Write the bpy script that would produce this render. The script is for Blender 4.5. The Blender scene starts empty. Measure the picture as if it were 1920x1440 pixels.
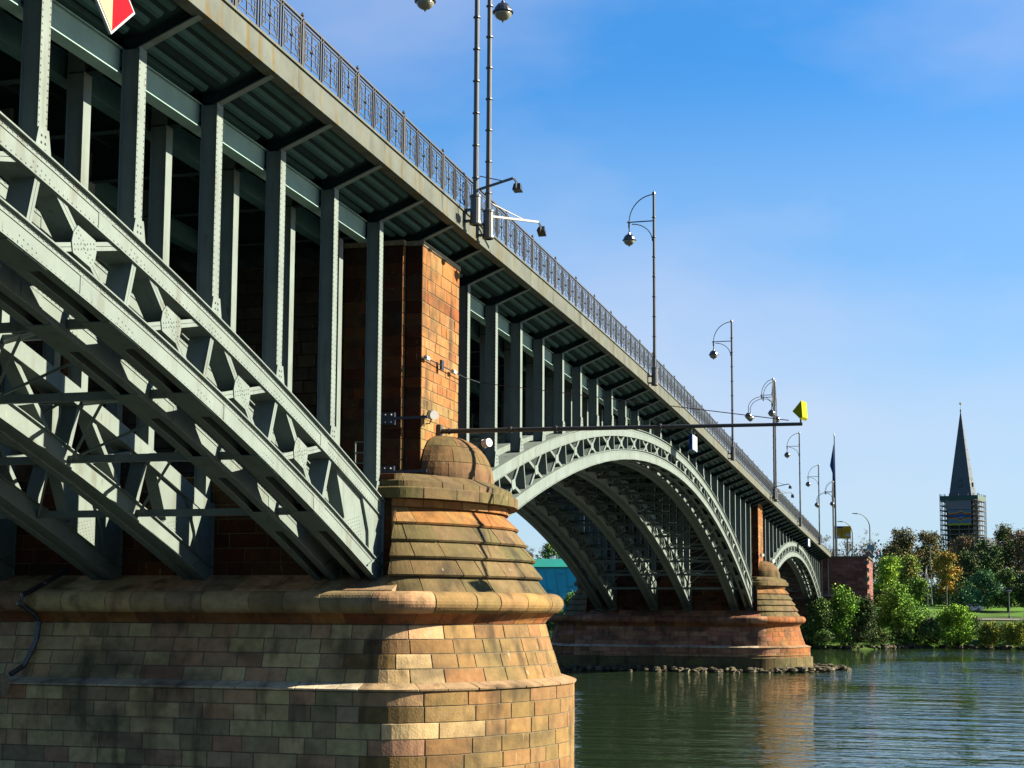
import bpy, math, random
from mathutils import Vector, Matrix
R = math.radians
random.seed(7)
scene = bpy.context.scene
col = scene.collection

# ------------------------------------------------------------------ camera
PITCH, ROLL, TH = R(5.9), R(0.3), R(15.75)
FPX, CYPX = 2800.0, 853.0
CAM = Vector((-46.4, -14.9, 0.0))
fwd = Vector((math.cos(TH)*math.cos(PITCH), math.sin(TH)*math.cos(PITCH), math.sin(PITCH)))
rgt0 = Vector((math.sin(TH), -math.cos(TH), 0))
up0 = rgt0.cross(fwd)
rgt = rgt0*math.cos(ROLL) + up0*math.sin(ROLL)
upv = up0*math.cos(ROLL) - rgt0*math.sin(ROLL)
cd = bpy.data.cameras.new('camera'); cam = bpy.data.objects.new('camera', cd); col.objects.link(cam)
cam.matrix_world = Matrix(((rgt.x, upv.x, -fwd.x, CAM.x), (rgt.y, upv.y, -fwd.y, CAM.y), (rgt.z, upv.z, -fwd.z, CAM.z), (0, 0, 0, 1)))
cd.sensor_width = 36; cd.lens = FPX/1920*36; cd.shift_y = (CYPX-720)/1920
cd.clip_start = 0.2; cd.clip_end = 20000
scene.camera = cam
def ray(px, py): return fwd + rgt*((px-960)/FPX) - upv*((py-CYPX)/FPX)
def at(px, py, depth): return CAM + ray(px, py)*depth            # a point seen at a pixel, at a distance
def ground(px, py, z):                                           # a pixel on a level plane
    r = ray(px, py); return CAM + r*((z-CAM.z)/r.z)

# ------------------------------------------------------------------ light
SUN = Vector((0.31, -0.95, 0.55)).normalized()
SKYSTR, SUNSTR, EXPO = 0.05, 5.0, 2.45
w = bpy.data.worlds.new('World'); scene.world = w; w.use_nodes = True
nt = w.node_tree; nt.nodes.clear()
sky = nt.nodes.new('ShaderNodeTexSky'); sky.sky_type = 'NISHITA'; sky.sun_disc = False
sky.sun_elevation = math.asin(SUN.z); sky.sun_rotation = math.atan2(SUN.x, SUN.y)
sky.air_density = 1.0; sky.dust_density = 0.35; sky.ozone_density = 2.5; sky.altitude = 100
hs = nt.nodes.new('ShaderNodeHueSaturation'); hs.inputs['Saturation'].default_value = 1.45
tc = nt.nodes.new('ShaderNodeTexCoord'); mp = nt.nodes.new('ShaderNodeMapping')
mp.inputs['Scale'].default_value = (1.0, 1.0, 2.4)
nz = nt.nodes.new('ShaderNodeTexNoise'); nz.inputs['Scale'].default_value = 2.3; nz.inputs['Detail'].default_value = 6; nz.inputs['Roughness'].default_value = 0.5
cr = nt.nodes.new('ShaderNodeValToRGB'); cr.color_ramp.elements[0].position = 0.44; cr.color_ramp.elements[1].position = 0.74
cr.color_ramp.elements[0].color = (0, 0, 0, 1); cr.color_ramp.elements[1].color = (0.5, 0.5, 0.5, 1)
mx = nt.nodes.new('ShaderNodeMixRGB'); mx.inputs[2].default_value = (4.9, 5.0, 5.9, 1)
KS = 0.56                                 # clear autumn sky, a little darker than the model's
bg = nt.nodes.new('ShaderNodeBackground'); bg.inputs['Strength'].default_value = SKYSTR
wo = nt.nodes.new('ShaderNodeOutputWorld')
L = nt.links.new
L(tc.outputs['Generated'], mp.inputs[0]); L(mp.outputs[0], nz.inputs['Vector']); L(nz.outputs['Fac'], cr.inputs[0])
tn = nt.nodes.new('ShaderNodeMixRGB'); tn.blend_type = 'MULTIPLY'; tn.inputs[0].default_value = 1
sep = nt.nodes.new('ShaderNodeSeparateXYZ'); L(tc.outputs['Generated'], sep.inputs[0])
tr = nt.nodes.new('ShaderNodeValToRGB'); e = tr.color_ramp.elements; e[0].position = 0.0; e[0].color = (0.62, 0.74, 1.12, 1); e[1].position = 0.45; e[1].color = (0.50, 1.38, 1.52, 1)
L(sep.outputs['Z'], tr.inputs[0]); L(tr.outputs[0], tn.inputs[2])
L(sky.outputs[0], hs.inputs['Color']); L(hs.outputs[0], tn.inputs[1])
pale = nt.nodes.new('ShaderNodeMixRGB'); pale.inputs[2].default_value = (3.85, 5.1, 6.0, 1)
pr_ = nt.nodes.new('ShaderNodeValToRGB'); pr_.color_ramp.interpolation = 'EASE'
for pos, v in ((0.10, .62), (0.24, .34), (0.36, .10)): q = pr_.color_ramp.elements.new(pos); q.color = (v, v, v, 1)
pr_.color_ramp.elements[0].color = (.85, .85, .85, 1); pr_.color_ramp.elements[-1].color = (0, 0, 0, 1)
L(sep.outputs['Z'], pr_.inputs[0]); L(pr_.outputs[0], pale.inputs[0])
L(tn.outputs[0], pale.inputs[1]); L(pale.outputs[0], mx.inputs[1]); L(cr.outputs[0], mx.inputs[0])
dk = nt.nodes.new('ShaderNodeVectorMath'); dk.operation = 'SCALE'; dk.inputs['Scale'].default_value = KS
L(mx.outputs[0], dk.inputs[0]); L(dk.outputs[0], bg.inputs['Color']); L(bg.outputs[0], wo.inputs[0])
sd = bpy.data.lights.new('sun', 'SUN'); sd.energy = SUNSTR; sd.angle = R(0.5); sd.color = (1.0, 0.87, 0.66)
so = bpy.data.objects.new('sun', sd); col.objects.link(so)
so.rotation_euler = (-SUN).to_track_quat('-Z', 'Y').to_euler()
vs = scene.view_settings; vs.view_transform = 'Standard'; vs.look = 'None'; vs.exposure = EXPO; vs.gamma = 1
scene.render.resolution_x = 1024; scene.render.resolution_y = 768
scene.render.engine = 'CYCLES'

# ------------------------------------------------------------------ materials
KA = 0.60
def mat(name, base, rough=0.6, metal=0.0, var=0.15, scale=3.0, stretch=(1, 1, 1), bump=0.0, bscale=None,
        attr=False, stain=None, spec=0.5, second=None, secscale=1.0):
    m = bpy.data.materials.new(name); m.use_nodes = True
    K = KA
    base = tuple(q*K for q in base)
    if second: second = tuple(q*K for q in second)
    if stain: stain = [(tuple(q*K for q in st_[0]),)+tuple(st_[1:]) for st_ in stain]
    n = m.node_tree; b = n.nodes['Principled BSDF']; lk = n.links.new
    b.inputs['Roughness'].default_value = rough; b.inputs['Metallic'].default_value = metal
    b.inputs['Specular IOR Level'].default_value = spec
    geo = n.nodes.new('ShaderNodeNewGeometry')
    mpn = n.nodes.new('ShaderNodeMapping'); mpn.inputs['Scale'].default_value = stretch
    lk(geo.outputs['Position'], mpn.inputs[0])
    noi = n.nodes.new('ShaderNodeTexNoise'); noi.inputs['Scale'].default_value = scale; noi.inputs['Detail'].default_value = 7
    noi.inputs['Roughness'].default_value = 0.62
    lk(mpn.outputs[0], noi.inputs['Vector'])
    mr = n.nodes.new('ShaderNodeMapRange'); mr.inputs[1].default_value = 0.28; mr.inputs[2].default_value = 0.72
    mr.inputs[3].default_value = 1-var; mr.inputs[4].default_value = 1+var
    lk(noi.outputs['Fac'], mr.inputs[0])
    mul = n.nodes.new('ShaderNodeVectorMath'); mul.operation = 'SCALE'
    lk(mr.outputs[0], mul.inputs['Scale'])
    if attr:
        a = n.nodes.new('ShaderNodeAttribute'); a.attribute_name = 'Col'; src = a.outputs['Color']
    else:
        c = n.nodes.new('ShaderNodeRGB'); c.outputs[0].default_value = (*base, 1); src = c.outputs[0]
    if second:
        n3 = n.nodes.new('ShaderNodeTexNoise'); n3.inputs['Scale'].default_value = secscale; n3.inputs['Detail'].default_value = 4
        lk(mpn.outputs[0], n3.inputs['Vector'])
        r3 = n.nodes.new('ShaderNodeMapRange'); r3.inputs[1].default_value = 0.42; r3.inputs[2].default_value = 0.62
        lk(n3.outputs['Fac'], r3.inputs[0])
        m3 = n.nodes.new('ShaderNodeMixRGB'); m3.inputs[2].default_value = (*second, 1)
        lk(r3.outputs[0], m3.inputs[0]); lk(src, m3.inputs[1]); src = m3.outputs[0]
    if stain:                                  # (colour, scale vector, threshold lo, hi, strength): runs of dirt or rust
        for (sc, svec, lo, hi, st) in stain:
            m2 = n.nodes.new('ShaderNodeMapping'); m2.inputs['Scale'].default_value = svec
            lk(geo.outputs['Position'], m2.inputs[0])
            n2 = n.nodes.new('ShaderNodeTexNoise'); n2.inputs['Scale'].default_value = 1.0; n2.inputs['Detail'].default_value = 5
            lk(m2.outputs[0], n2.inputs['Vector'])
            r2 = n.nodes.new('ShaderNodeMapRange'); r2.inputs[1].default_value = lo; r2.inputs[2].default_value = hi
            r2.inputs[3].default_value = 0; r2.inputs[4].default_value = st
            lk(n2.outputs['Fac'], r2.inputs[0])
            x2 = n.nodes.new('ShaderNodeMixRGB'); x2.inputs[2].default_value = (*sc, 1)
            lk(r2.outputs[0], x2.inputs[0]); lk(src, x2.inputs[1]); src = x2.outputs[0]
    lk(src, mul.inputs[0]); lk(mul.outputs[0], b.inputs['Base Color'])
    if bump > 0:
        nb = n.nodes.new('ShaderNodeTexNoise'); nb.inputs['Scale'].default_value = bscale or scale*4; nb.inputs['Detail'].default_value = 8
        lk(geo.outputs['Position'], nb.inputs['Vector'])
        bp = n.nodes.new('ShaderNodeBump'); bp.inputs['Strength'].default_value = bump; bp.inputs['Distance'].default_value = 0.02
        lk(nb.outputs['Fac'], bp.inputs['Height']); lk(bp.outputs[0], b.inputs['Normal'])
    return m
M = {}
M['steel'] = mat('painted_steel', (0.140, 0.178, 0.170), 0.55, spec=0.14, var=0.13, scale=1.1, bump=0.12, bscale=18, stain=[((0.085, 0.085, 0.06), (3.2, 3.2, 0.45), 0.54, 0.72, 0.5), ((0.075, 0.045, 0.02), (6, 6, 1.6), 0.66, 0.74, 0.55), ((0.24, 0.25, 0.22), (9, 9, 2), 0.70, 0.76, 0.4)])
M['steel_shaded'] = mat('deck_steel_shaded', (0.016, 0.034, 0.038), 0.65, spec=0.06, var=0.2, scale=0.8, bump=0.1, bscale=14)  # steel darkened in its colour for the shade under the deck
M['girder'] = mat('girder_bounce_lit', (0.21, 0.33, 0.31), 0.6, spec=0.1, var=0.22, scale=0.7, bump=0.1, bscale=14)  # lighter aqua: light bounced off the water is put into the colour
M['trough'] = mat('trough_shaded', (0.035, 0.085, 0.088), 0.6, spec=0.08, var=0.3, scale=0.9)  # dim teal with the under-deck shade painted in
M['fascia'] = mat('fascia_paint', (0.088, 0.102, 0.090), 0.7, spec=0.12, var=0.25, scale=0.9, bump=0.1, bscale=25,
                  stain=[((0.10, 0.070, 0.014), (3.0, 0.5, 0.30), 0.55, 0.64, 0.8), ((0.03, 0.032, 0.022), (2.2, .5, .35), .56, .68, .6), ((0.05, 0.054, 0.04), (1.6, 0.5, 0.6), 0.55, 0.8, 0.5)])
M['railing'] = mat('railing_iron', (0.065, 0.068, 0.068), 0.45, var=0.2, scale=4, metal=0.2)
M['pole'] = mat('pole_paint', (0.075, 0.078, 0.078), 0.38, var=0.15, scale=2, metal=0.35)
M['lampmetal'] = mat('lamp_metal', (0.09, 0.10, 0.11), 0.25, var=0.1, metal=0.7)
M['glass'] = mat('lamp_glass', (0.22, 0.215, 0.16), 0.12, var=0.05)
M['stone'] = mat('sandstone_blocks', (0.4, 0.3, 0.2), 0.9, var=0.24, scale=3.2, bump=0.55, bscale=16, attr=True, spec=0.08,
                 stain=[((0.040, 0.036, 0.026), (0.45, 0.45, 0.85), 0.50, 0.66, 0.5), ((0.022, 0.021, 0.017), (1.5, 1.5, 0.40), 0.53, 0.70, 0.65), ((0.26, 0.24, 0.18), (9, 9, 7), 0.68, 0.75, 0.6), ((0.30, 0.28, 0.22), (4.5, 4.5, 0.9), 0.69, 0.73, 0.6), ((0.10, 0.10, 0.04), (0.8, 0.8, 1.2), 0.55, 0.75, 0.4)])
M['mortar'] = mat('mortar', (0.19, 0.14, 0.075), 0.95, var=0.25, scale=4, bump=0.4, spec=0.1)
M['mortar_dark'] = mat('mortar_grimy', (0.13, 0.115, 0.08), 0.95, var=0.35, scale=2, bump=0.4, spec=0.1)
M['capping'] = mat('pale_capping', (0.26, 0.23, 0.17), 0.9, var=0.35, scale=7, bump=0.5, spec=0.1)
M['asphalt'] = mat('asphalt', (0.05, 0.05, 0.05), 0.9, var=0.2)
M['black'] = mat('black_pipe', (0.02, 0.022, 0.026), 0.35, var=0.3, scale=5)
M['blue'] = mat('blue_steel', (0.008, 0.02, 0.055), 0.4, var=0.2, scale=6)
M['white'] = mat('white_paint', (0.62, 0.62, 0.60), 0.45, var=0.06)
M['whitesign'] = mat('sign_white', (0.34, 0.38, 0.42), 0.4, var=0.03, spec=0.05)
M['signblue'] = mat('sign_blue', (0.015, 0.06, 0.22), 0.4, var=0.05, spec=0.05)
M['lightblue'] = mat('sign_pale_blue', (0.13, 0.22, 0.26), 0.4, var=0.05)
M['red'] = mat('sign_red', (0.26, 0.003, 0.008), 0.4, var=0.04, spec=0.05)
M['cream'] = mat('sign_cream', (0.33, 0.30, 0.17), 0.4, var=0.04, spec=0.05)
M['yellow'] = mat('mark_yellow', (0.30, 0.30, 0.003), 0.5, var=0.04, spec=0.05)
M['signyellow'] = mat('sign_yellow', (0.42, 0.26, 0.01), 0.5, var=0.05, spec=0.05)
M['boom'] = mat('boom_steel', (0.06, 0.053, 0.045), 0.45, var=0.25, scale=4, metal=0.2)
M['pinkstone'] = mat('abutment_stone', (0.3, 0.12, 0.08), 0.9, var=0.25, scale=2, bump=0.4, attr=True, spec=0.15)
M['leaf'] = mat('leaves', (0.1, 0.2, 0.05), 0.7, var=0.25, scale=0.5, attr=True, spec=0.04)
M['bark'] = mat('bark', (0.10, 0.075, 0.055), 0.9, var=0.3, scale=5)
M['grass'] = mat('grass', (0.07, 0.17, 0.014), 0.9, var=0.3, scale=0.25, spec=0.1, second=(0.03, 0.06, 0.01), secscale=0.06, bump=0.5, bscale=3)
M['gravel'] = mat('bank_gravel', (0.16, 0.13, 0.09), 0.95, var=0.4, scale=1.2, spec=0.1, bump=0.6, bscale=4)
M['rock'] = mat('riprap_rock', (0.05, 0.045, 0.032), 0.85, var=0.4, scale=2.0, spec=0.2, second=(0.14, 0.12, 0.07), secscale=1.3)
M['path'] = mat('path', (0.12, 0.105, 0.09), 0.9, var=0.15, scale=1)
M['slate'] = mat('slate', (0.028, 0.042, 0.055), 0.5, var=0.2, scale=1.0)
M['brick'] = mat('church_brick', (0.05, 0.035, 0.03), 0.9, var=0.2, scale=1.0)
M['scaffold'] = mat('scaffold_tube', (0.07, 0.08, 0.085), 0.5, var=0.1)
M['netting'] = mat('green_netting', (0.015, 0.06, 0.055), 0.8, var=0.2)
M['gold'] = mat('gilded', (0.85, 0.62, 0.2), 0.25, metal=0.8, var=0.05)
M['teal'] = mat('teal_sheeting', (0.0, 0.42, 0.55), 0.6, var=0.14, scale=0.35, stain=[((0.0, 0.05, 0.09), (0.1, 0.22, 1.4), 0.58, 0.66, 0.6)])
M['tealroof'] = mat('teal_roof', (0.003, 0.25, 0.2), 0.6, var=0.1, scale=0.3)
M['skin'] = mat('skin', (0.45, 0.27, 0.2), 0.6)
M['car'] = mat('silver_paint', (0.55, 0.57, 0.6), 0.25, metal=0.4, var=0.04)
M['cardark'] = mat('dark_paint', (0.05, 0.06, 0.09), 0.25, metal=0.2, var=0.04)
M['window'] = mat('dark_glass', (0.015, 0.02, 0.025), 0.08, var=0.05)
M['lilac'] = mat('lilac_cloth', (0.32, 0.25, 0.45), 0.9)
M['tealcloth'] = mat('teal_cloth', (0.05, 0.25, 0.28), 0.9)
M['bannerblue'] = mat('banner_blue', (0.05, 0.10, 0.2), 0.6, var=0.05)
M['plaster'] = mat('pale_plaster', (0.5, 0.42, 0.34), 0.9, var=0.1)

# ------------------------------------------------------------------ mesh helpers
class MB:
    def __init__(s): s.v = []; s.f = []; s.c = []; s.mi = []; s.cur = 0; s.col = (0.3, 0.3, 0.3)
    def face(s, idx): s.f.append(idx); s.c.append(s.col); s.mi.append(s.cur)
    def hexa(s, p):                       # p: 8 corners, bottom four then top four, both counter-clockwise
        n = len(s.v); s.v += [tuple(q) for q in p]
        for q in ((3, 2, 1, 0), (4, 5, 6, 7), (0, 1, 5, 4), (1, 2, 6, 5), (2, 3, 7, 6), (3, 0, 4, 7)):
            s.face([n+i for i in q])
    def box(s, x0, x1, y0, y1, z0, z1):
        s.hexa([(x0, y0, z0), (x1, y0, z0), (x1, y1, z0), (x0, y1, z0), (x0, y0, z1), (x1, y0, z1), (x1, y1, z1), (x0, y1, z1)])
    def prism(s, poly, y0, y1):           # polygon in XZ extruded along Y
        n = len(s.v); k = len(poly)
        s.v += [(x, y0, z) for x, z in poly] + [(x, y1, z) for x, z in poly]
        s.face([n+i for i in range(k)]); s.face([n+k+i for i in reversed(range(k))])
        for i in range(k):
            j = (i+1) % k; s.face([n+j, n+i, n+k+i, n+k+j])
    def bar(s, p, q, wd, y0, y1):         # flat bar in the XZ plane from p to q (x,z), width wd, depth y0..y1
        dx, dz = q[0]-p[0], q[1]-p[1]; l = math.hypot(dx, dz) or 1; nx, nz = -dz/l*wd/2, dx/l*wd/2
        s.prism([(p[0]-nx, p[1]-nz), (q[0]-nx, q[1]-nz), (q[0]+nx, q[1]+nz), (p[0]+nx, p[1]+nz)], y0, y1)
    def beam(s, a, b, wd, h, up=(0, 0, 1)):  # rectangular bar between two 3-D points
        a, b = Vector(a), Vector(b); d = (b-a).normalized(); u = Vector(up)
        if abs(d.dot(u)) > 0.98: u = Vector((1, 0, 0))
        sdx = d.cross(u).normalized(); u = sdx.cross(d).normalized()
        o = [sdx*(i*wd/2)+u*(j*h/2) for i, j in ((-1, -1), (1, -1), (1, 1), (-1, 1))]
        n = len(s.v); s.v += [tuple(a+k) for k in o] + [tuple(b+k) for k in o]
        s.face([n+3, n+2, n+1, n]); s.face([n+4, n+5, n+6, n+7])
        for i in range(4):
            j = (i+1) % 4; s.face([n+i, n+j, n+4+j, n+4+i])
    def sweep(s, xs, lo, hi, y0, y1):     # box swept along X between two curves z=lo(x), z=hi(x)
        n = len(s.v); k = len(xs)
        for x in xs: s.v += [(x, y0, lo(x)), (x, y1, lo(x)), (x, y1, hi(x)), (x, y0, hi(x))]
        for i in range(k-1):
            a = n+4*i; b = a+4
            for j in range(4):
                m_ = (j+1) % 4; s.face([a+j, a+m_, b+m_, b+j])
        s.face([n+3, n+2, n+1, n]); e = n+4*(k-1); s.face([e, e+1, e+2, e+3])
    def tube(s, pts, r, n=8, r2=None):
        pts = [Vector(p) for p in pts]; k = len(pts); base = len(s.v); pu = None
        for i, p in enumerate(pts):
            d = (pts[min(i+1, k-1)]-pts[max(i-1, 0)]).normalized()
            if pu is None: pu = Vector((0, 0, 1)) if abs(d.z) < 0.9 else Vector((0, 1, 0))
            sdx = d.cross(pu).normalized(); pu = sdx.cross(d).normalized()
            rr = r if r2 is None else r+(r2-r)*i/(k-1)
            for j in range(n):
                a = 2*math.pi*j/n; s.v.append(tuple(p+sdx*(math.cos(a)*rr)+pu*(math.sin(a)*rr)))
        for i in range(k-1):
            for j in range(n):
                m_ = (j+1) % n; s.face([base+i*n+j, base+i*n+m_, base+(i+1)*n+m_, base+(i+1)*n+j])
        s.face([base+j for j in reversed(range(n))]); s.face([base+(k-1)*n+j for j in range(n)])
    def lathe(s, prof, cx, cy, n=12):     # prof: list of (r, z)
        base = len(s.v)
        for r_, z in prof:
            for j in range(n):
                a = 2*math.pi*j/n; s.v.append((cx+r_*math.cos(a), cy+r_*math.sin(a), z))
        for i in range(len(prof)-1):
            for j in range(n):
                m_ = (j+1) % n; s.face([base+i*n+j, base+i*n+m_, base+(i+1)*n+m_, base+(i+1)*n+j])
        s.face([base+j for j in reversed(range(n))]); s.face([base+(len(prof)-1)*n+j for j in range(n)])
    def stud(s, x, y, z, r=0.018, h=0.014):  # a rivet head on a face that looks towards -Y
        n = len(s.v)
        s.v += [(x-r, y, z-r), (x+r, y, z-r), (x+r, y, z+r), (x-r, y, z+r)]
        q = r*0.5; s.v += [(x-q, y-h, z-q), (x+q, y-h, z-q), (x+q, y-h, z+q), (x-q, y-h, z+q)]
        s.face([n+4, n+5, n+6, n+7])
        for i in range(4):
            j = (i+1) % 4; s.face([n+i, n+j, n+4+j, n+4+i])
    def build(s, name, mats, parent=None, smooth=False, loc=None):
        if isinstance(mats, str): mats = [mats]
        me = bpy.data.meshes.new(name); me.from_pydata(s.v, [], s.f)
        for m_ in mats: me.materials.append(M[m_])
        if len(mats) > 1: me.polygons.foreach_set('material_index', s.mi)
        if smooth: me.polygons.foreach_set('use_smooth', [True]*len(s.f))
        if any(M[m_].get('attr') for m_ in mats):
            at_ = me.color_attributes.new('Col', 'FLOAT_COLOR', 'CORNER')
            buf = []
            kk_ = 0.9 if mats[0] == 'leaf' else KA
            for fc, c in zip(s.f, s.c): c = (c[0]*kk_, c[1]*kk_, c[2]*kk_); buf += [c[0], c[1], c[2], 1.0]*len(fc)
            at_.data.foreach_set('color', buf)
        o = bpy.data.objects.new(name, me); col.objects.link(o)
        if parent:
            o.parent = parent
            if not loc: o.location = -parent_world(parent)
        if loc: o.location = loc
        me.update()
        return o
def parent_world(p):
    v = Vector(p.location); q = p.parent
    while q: v = v+q.location; q = q.parent
    return v
for k in ('stone', 'pinkstone', 'leaf'): M[k]['attr'] = 1
def tag(o, label=None, cat=None, group=None, kind=None):
    if label: o['label'] = label
    if cat: o['category'] = cat
    if group: o['group'] = group
    if kind: o['kind'] = kind
    return o
def empty(name, loc=(0, 0, 0), rz=0, parent=None):
    o = bpy.data.objects.new(name, None); o.empty_display_size = 0.5; col.objects.link(o); o.location = loc; o.rotation_euler.z = rz
    if parent: o.parent = parent
    return o
def copy_tree(o, parent=None):
    kids = [c for c in bpy.data.objects if c.parent == o]
    c = o.copy(); col.objects.link(c); c.parent = parent
    for k in kids: copy_tree(k, c)
    return c

# ------------------------------------------------------------------ bridge geometry
PX = [1.33, 98.9, 186.0]                 # pier centres along the bridge
BAY = 3.683
KN = [(-220, 8.2), (-150, 10.3), (-100, 11.9), (-70, 12.5), (-40, 12.76), (-20, 12.76), (-10, 12.69), (3, 12.58), (19, 12.48), (35, 12.25), (52, 11.83), (72, 11.22), (100, 10.36), (140, 9.22), (184, 7.98), (215, 7.1)]
def zd(x):                               # underside of the deck edge
    for i in range(len(KN)-1):
        if x <= KN[i+1][0] or i == len(KN)-2:
            (x0, z0), (x1, z1) = KN[i], KN[i+1]
            m0 = (z1-KN[i-1][1])/(x1-KN[i-1][0]) if i > 0 else 0
            m1 = (KN[i+2][1]-z0)/(KN[i+2][0]-x0) if i < len(KN)-2 else (z1-z0)/(x1-x0)
            h = x1-x0; t = (x-x0)/h
            return (2*t**3-3*t*t+1)*z0+(t**3-2*t*t+t)*h*m0+(-2*t**3+3*t*t)*z1+(t**3-t*t)*h*m1
YE, YC = 0.0, 1.5                        # deck edge plane, front of the columns
ROWS = [0.0, 1.35, 5.75, 9.0, 12.95, 14.3] # offsets of the six ribs
YF = 17.7                                # far edge of the deck
SP = [dict(c=-50.3, h=47.0, ez=11.70, ek=0.00382, iz=9.85, ik=0.00415, s=0.0, x0=-97.3, x1=-3.3),
      dict(c=50.1, h=44.2, ez=10.58, ek=0.00362, iz=8.9, ik=0.0040, s=-0.0235, x0=5.96, x1=94.27),
      dict(c=142.45, h=38.9, ez=8.35, ek=0.0037, iz=6.62, ik=0.0040, s=-0.006, x0=103.53, x1=181.4)]
def ext(sp, x): d = x-sp['c']; return sp['ez']+sp['s']*d-sp['ek']*d*d
def inr(sp, x): d = x-sp['c']; return sp['iz']+sp['s']*d-sp['ik']*d*d
def slope(sp, x): return sp['s']-2*sp['ek']*(x-sp['c'])
UC, LC = 0.47, 0.55                      # depth of the upper and lower chords

bridge = tag(empty('arch_bridge', (0, 9, 0)), 'long steel arch bridge with grey-green lattice arches carrying the railed deck over the river', 'bridge')
def part(mb, name, m, parent=None, **k): return mb.build(name, m, parent or bridge, **k)

# column stations per span
COLS = []
COLS.append([-3.43-BAY*i for i in range(26)][::-1])
COLS.append([5.75+BAY*i for i in range(25)])
n3 = 21; b3 = (181.55-103.35)/n3
COLS.append([103.35+b3*i for i in range(n3+1)])

def frange(a, b, n): return [a+(b-a)*i/n for i in range(n+1)]
DX = frange(-215, 188, 202)
# deck slab, fascia, soffit
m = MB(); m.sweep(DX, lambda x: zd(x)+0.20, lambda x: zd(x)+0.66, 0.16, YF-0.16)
part(m, 'deck_slab', 'steel_shaded')
m = MB(); m.sweep(DX, lambda x: zd(x)+0.663, lambda x: zd(x)+0.70, 0.3, YF-0.3); part(m, 'road_surface', 'asphalt')
for y0, s_ in ((YE, 1), (YF, -1)):
    m = MB()
    m.sweep(DX, lambda x: zd(x)+0.09, lambda x: zd(x)+0.66, min(y0, y0+s_*0.12), max(y0, y0+s_*0.12))
    m.sweep(DX, lambda x: zd(x), lambda x: zd(x)+0.088, min(y0-s_*0.03, y0+s_*0.30), max(y0-s_*0.03, y0+s_*0.30))
    m.sweep(DX, lambda x: zd(x)+0.662, lambda x: zd(x)+0.72, min(y0-s_*0.05, y0+s_*0.25), max(y0-s_*0.05, y0+s_*0.25))
    part(m, 'fascia', 'fascia')
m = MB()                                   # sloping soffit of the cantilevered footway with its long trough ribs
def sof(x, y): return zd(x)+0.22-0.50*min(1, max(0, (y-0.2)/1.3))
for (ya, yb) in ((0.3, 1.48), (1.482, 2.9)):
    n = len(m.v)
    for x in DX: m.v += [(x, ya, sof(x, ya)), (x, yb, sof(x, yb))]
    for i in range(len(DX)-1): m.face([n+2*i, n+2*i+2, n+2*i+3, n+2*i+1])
part(m, 'footway_soffit', 'steel_shaded')
allc = [c for cs in COLS for c in cs]
m = MB()
stations = sorted(allc+[-0.4, 2.9, 96.6, 101.1])
for a, b in zip(stations[:-1], stations[1:]):
    if b-a > 4.2 or a < -45: continue
    for yy in (0.48, 0.80, 1.12, 1.62, 2.0, 2.4):
        xs = [a+0.25, (a+b)/2, b-0.45]
        y0_, y1_ = yy, yy+0.16
        m.hexa([(xs[0], y0_+.03, sof(xs[0], yy)-.09), (xs[2], y0_+.03, sof(xs[2], yy)-.09), (xs[2], y1_-.03, sof(xs[2], yy)-.12), (xs[0], y1_-.03, sof(xs[0], yy)-.12),
                (xs[0], y0_-.03, sof(xs[0], y0_)), (xs[2], y0_-.03, sof(xs[2], y0_)), (xs[2], y1_+.03, sof(xs[2], y1_)), (xs[0], y1_+.03, sof(xs[0], y1_))])
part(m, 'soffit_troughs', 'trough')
# underside troughs across the interior: longitudinal stringers
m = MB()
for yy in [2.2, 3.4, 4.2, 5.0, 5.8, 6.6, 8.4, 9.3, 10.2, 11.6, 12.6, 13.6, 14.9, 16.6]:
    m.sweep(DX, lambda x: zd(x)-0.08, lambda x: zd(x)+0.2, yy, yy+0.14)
part(m, 'stringers', 'steel_shaded')

# brackets
def bracket(x):
    m = MB(); w2 = 0.012
    z0 = zd(x)
    m.box(x-w2, x+w2, YC+.102, YC+1.5, z0-.58, sof(x, 1.6)-.002); m.box(x-.11, x+.11, YC+.102, YC+1.4, z0-.61, z0-.582)
    a = [(0.13, z0+0.03), (YC+.1, z0-0.58), (YC+.1, sof(x, 1.48)), (0.3, sof(x, .3))]
    m.hexa([(x-w2, a[0][0], a[0][1]), (x+w2, a[0][0], a[0][1]), (x+w2, a[1][0], a[1][1]), (x-w2, a[1][0], a[1][1]),
            (x-w2, a[3][0], a[3][1]), (x+w2, a[3][0], a[3][1]), (x+w2, a[2][0], a[2][1]), (x-w2, a[2][0], a[2][1])])
    m.cur = 1
    m.hexa([(x-.11, .13, z0+.0), (x+.11, .13, z0+.0), (x+.11, YC+.1, z0-.61), (x-.11, YC+.1, z0-.61),
            (x-.11, .13, z0+.03), (x+.11, .13, z0+.03), (x+.11, YC+.1, z0-.58), (x-.11, YC+.1, z0-.58)])
    return m
br_x = [x for x in stations if x > -26]
for x in br_x: part(bracket(x), 'bracket', ['steel_shaded', 'steel'])

# longitudinal girders on the column rows
for r_i, off in enumerate(ROWS):
    for k, cs in enumerate(COLS):
        xs = frange(cs[0]-0.1, cs[-1]+0.1, 40)
        yg = YC+off+0.50
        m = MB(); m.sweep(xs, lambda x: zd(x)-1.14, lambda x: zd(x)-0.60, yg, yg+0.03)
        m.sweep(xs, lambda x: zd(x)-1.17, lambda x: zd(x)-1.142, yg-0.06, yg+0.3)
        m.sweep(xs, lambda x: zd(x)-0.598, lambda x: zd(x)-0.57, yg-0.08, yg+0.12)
        part(m, 'longitudinal_girder', 'girder' if r_i == 0 else 'trough')  # front row painted bounce-lit, inner rows painted as shaded
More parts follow.
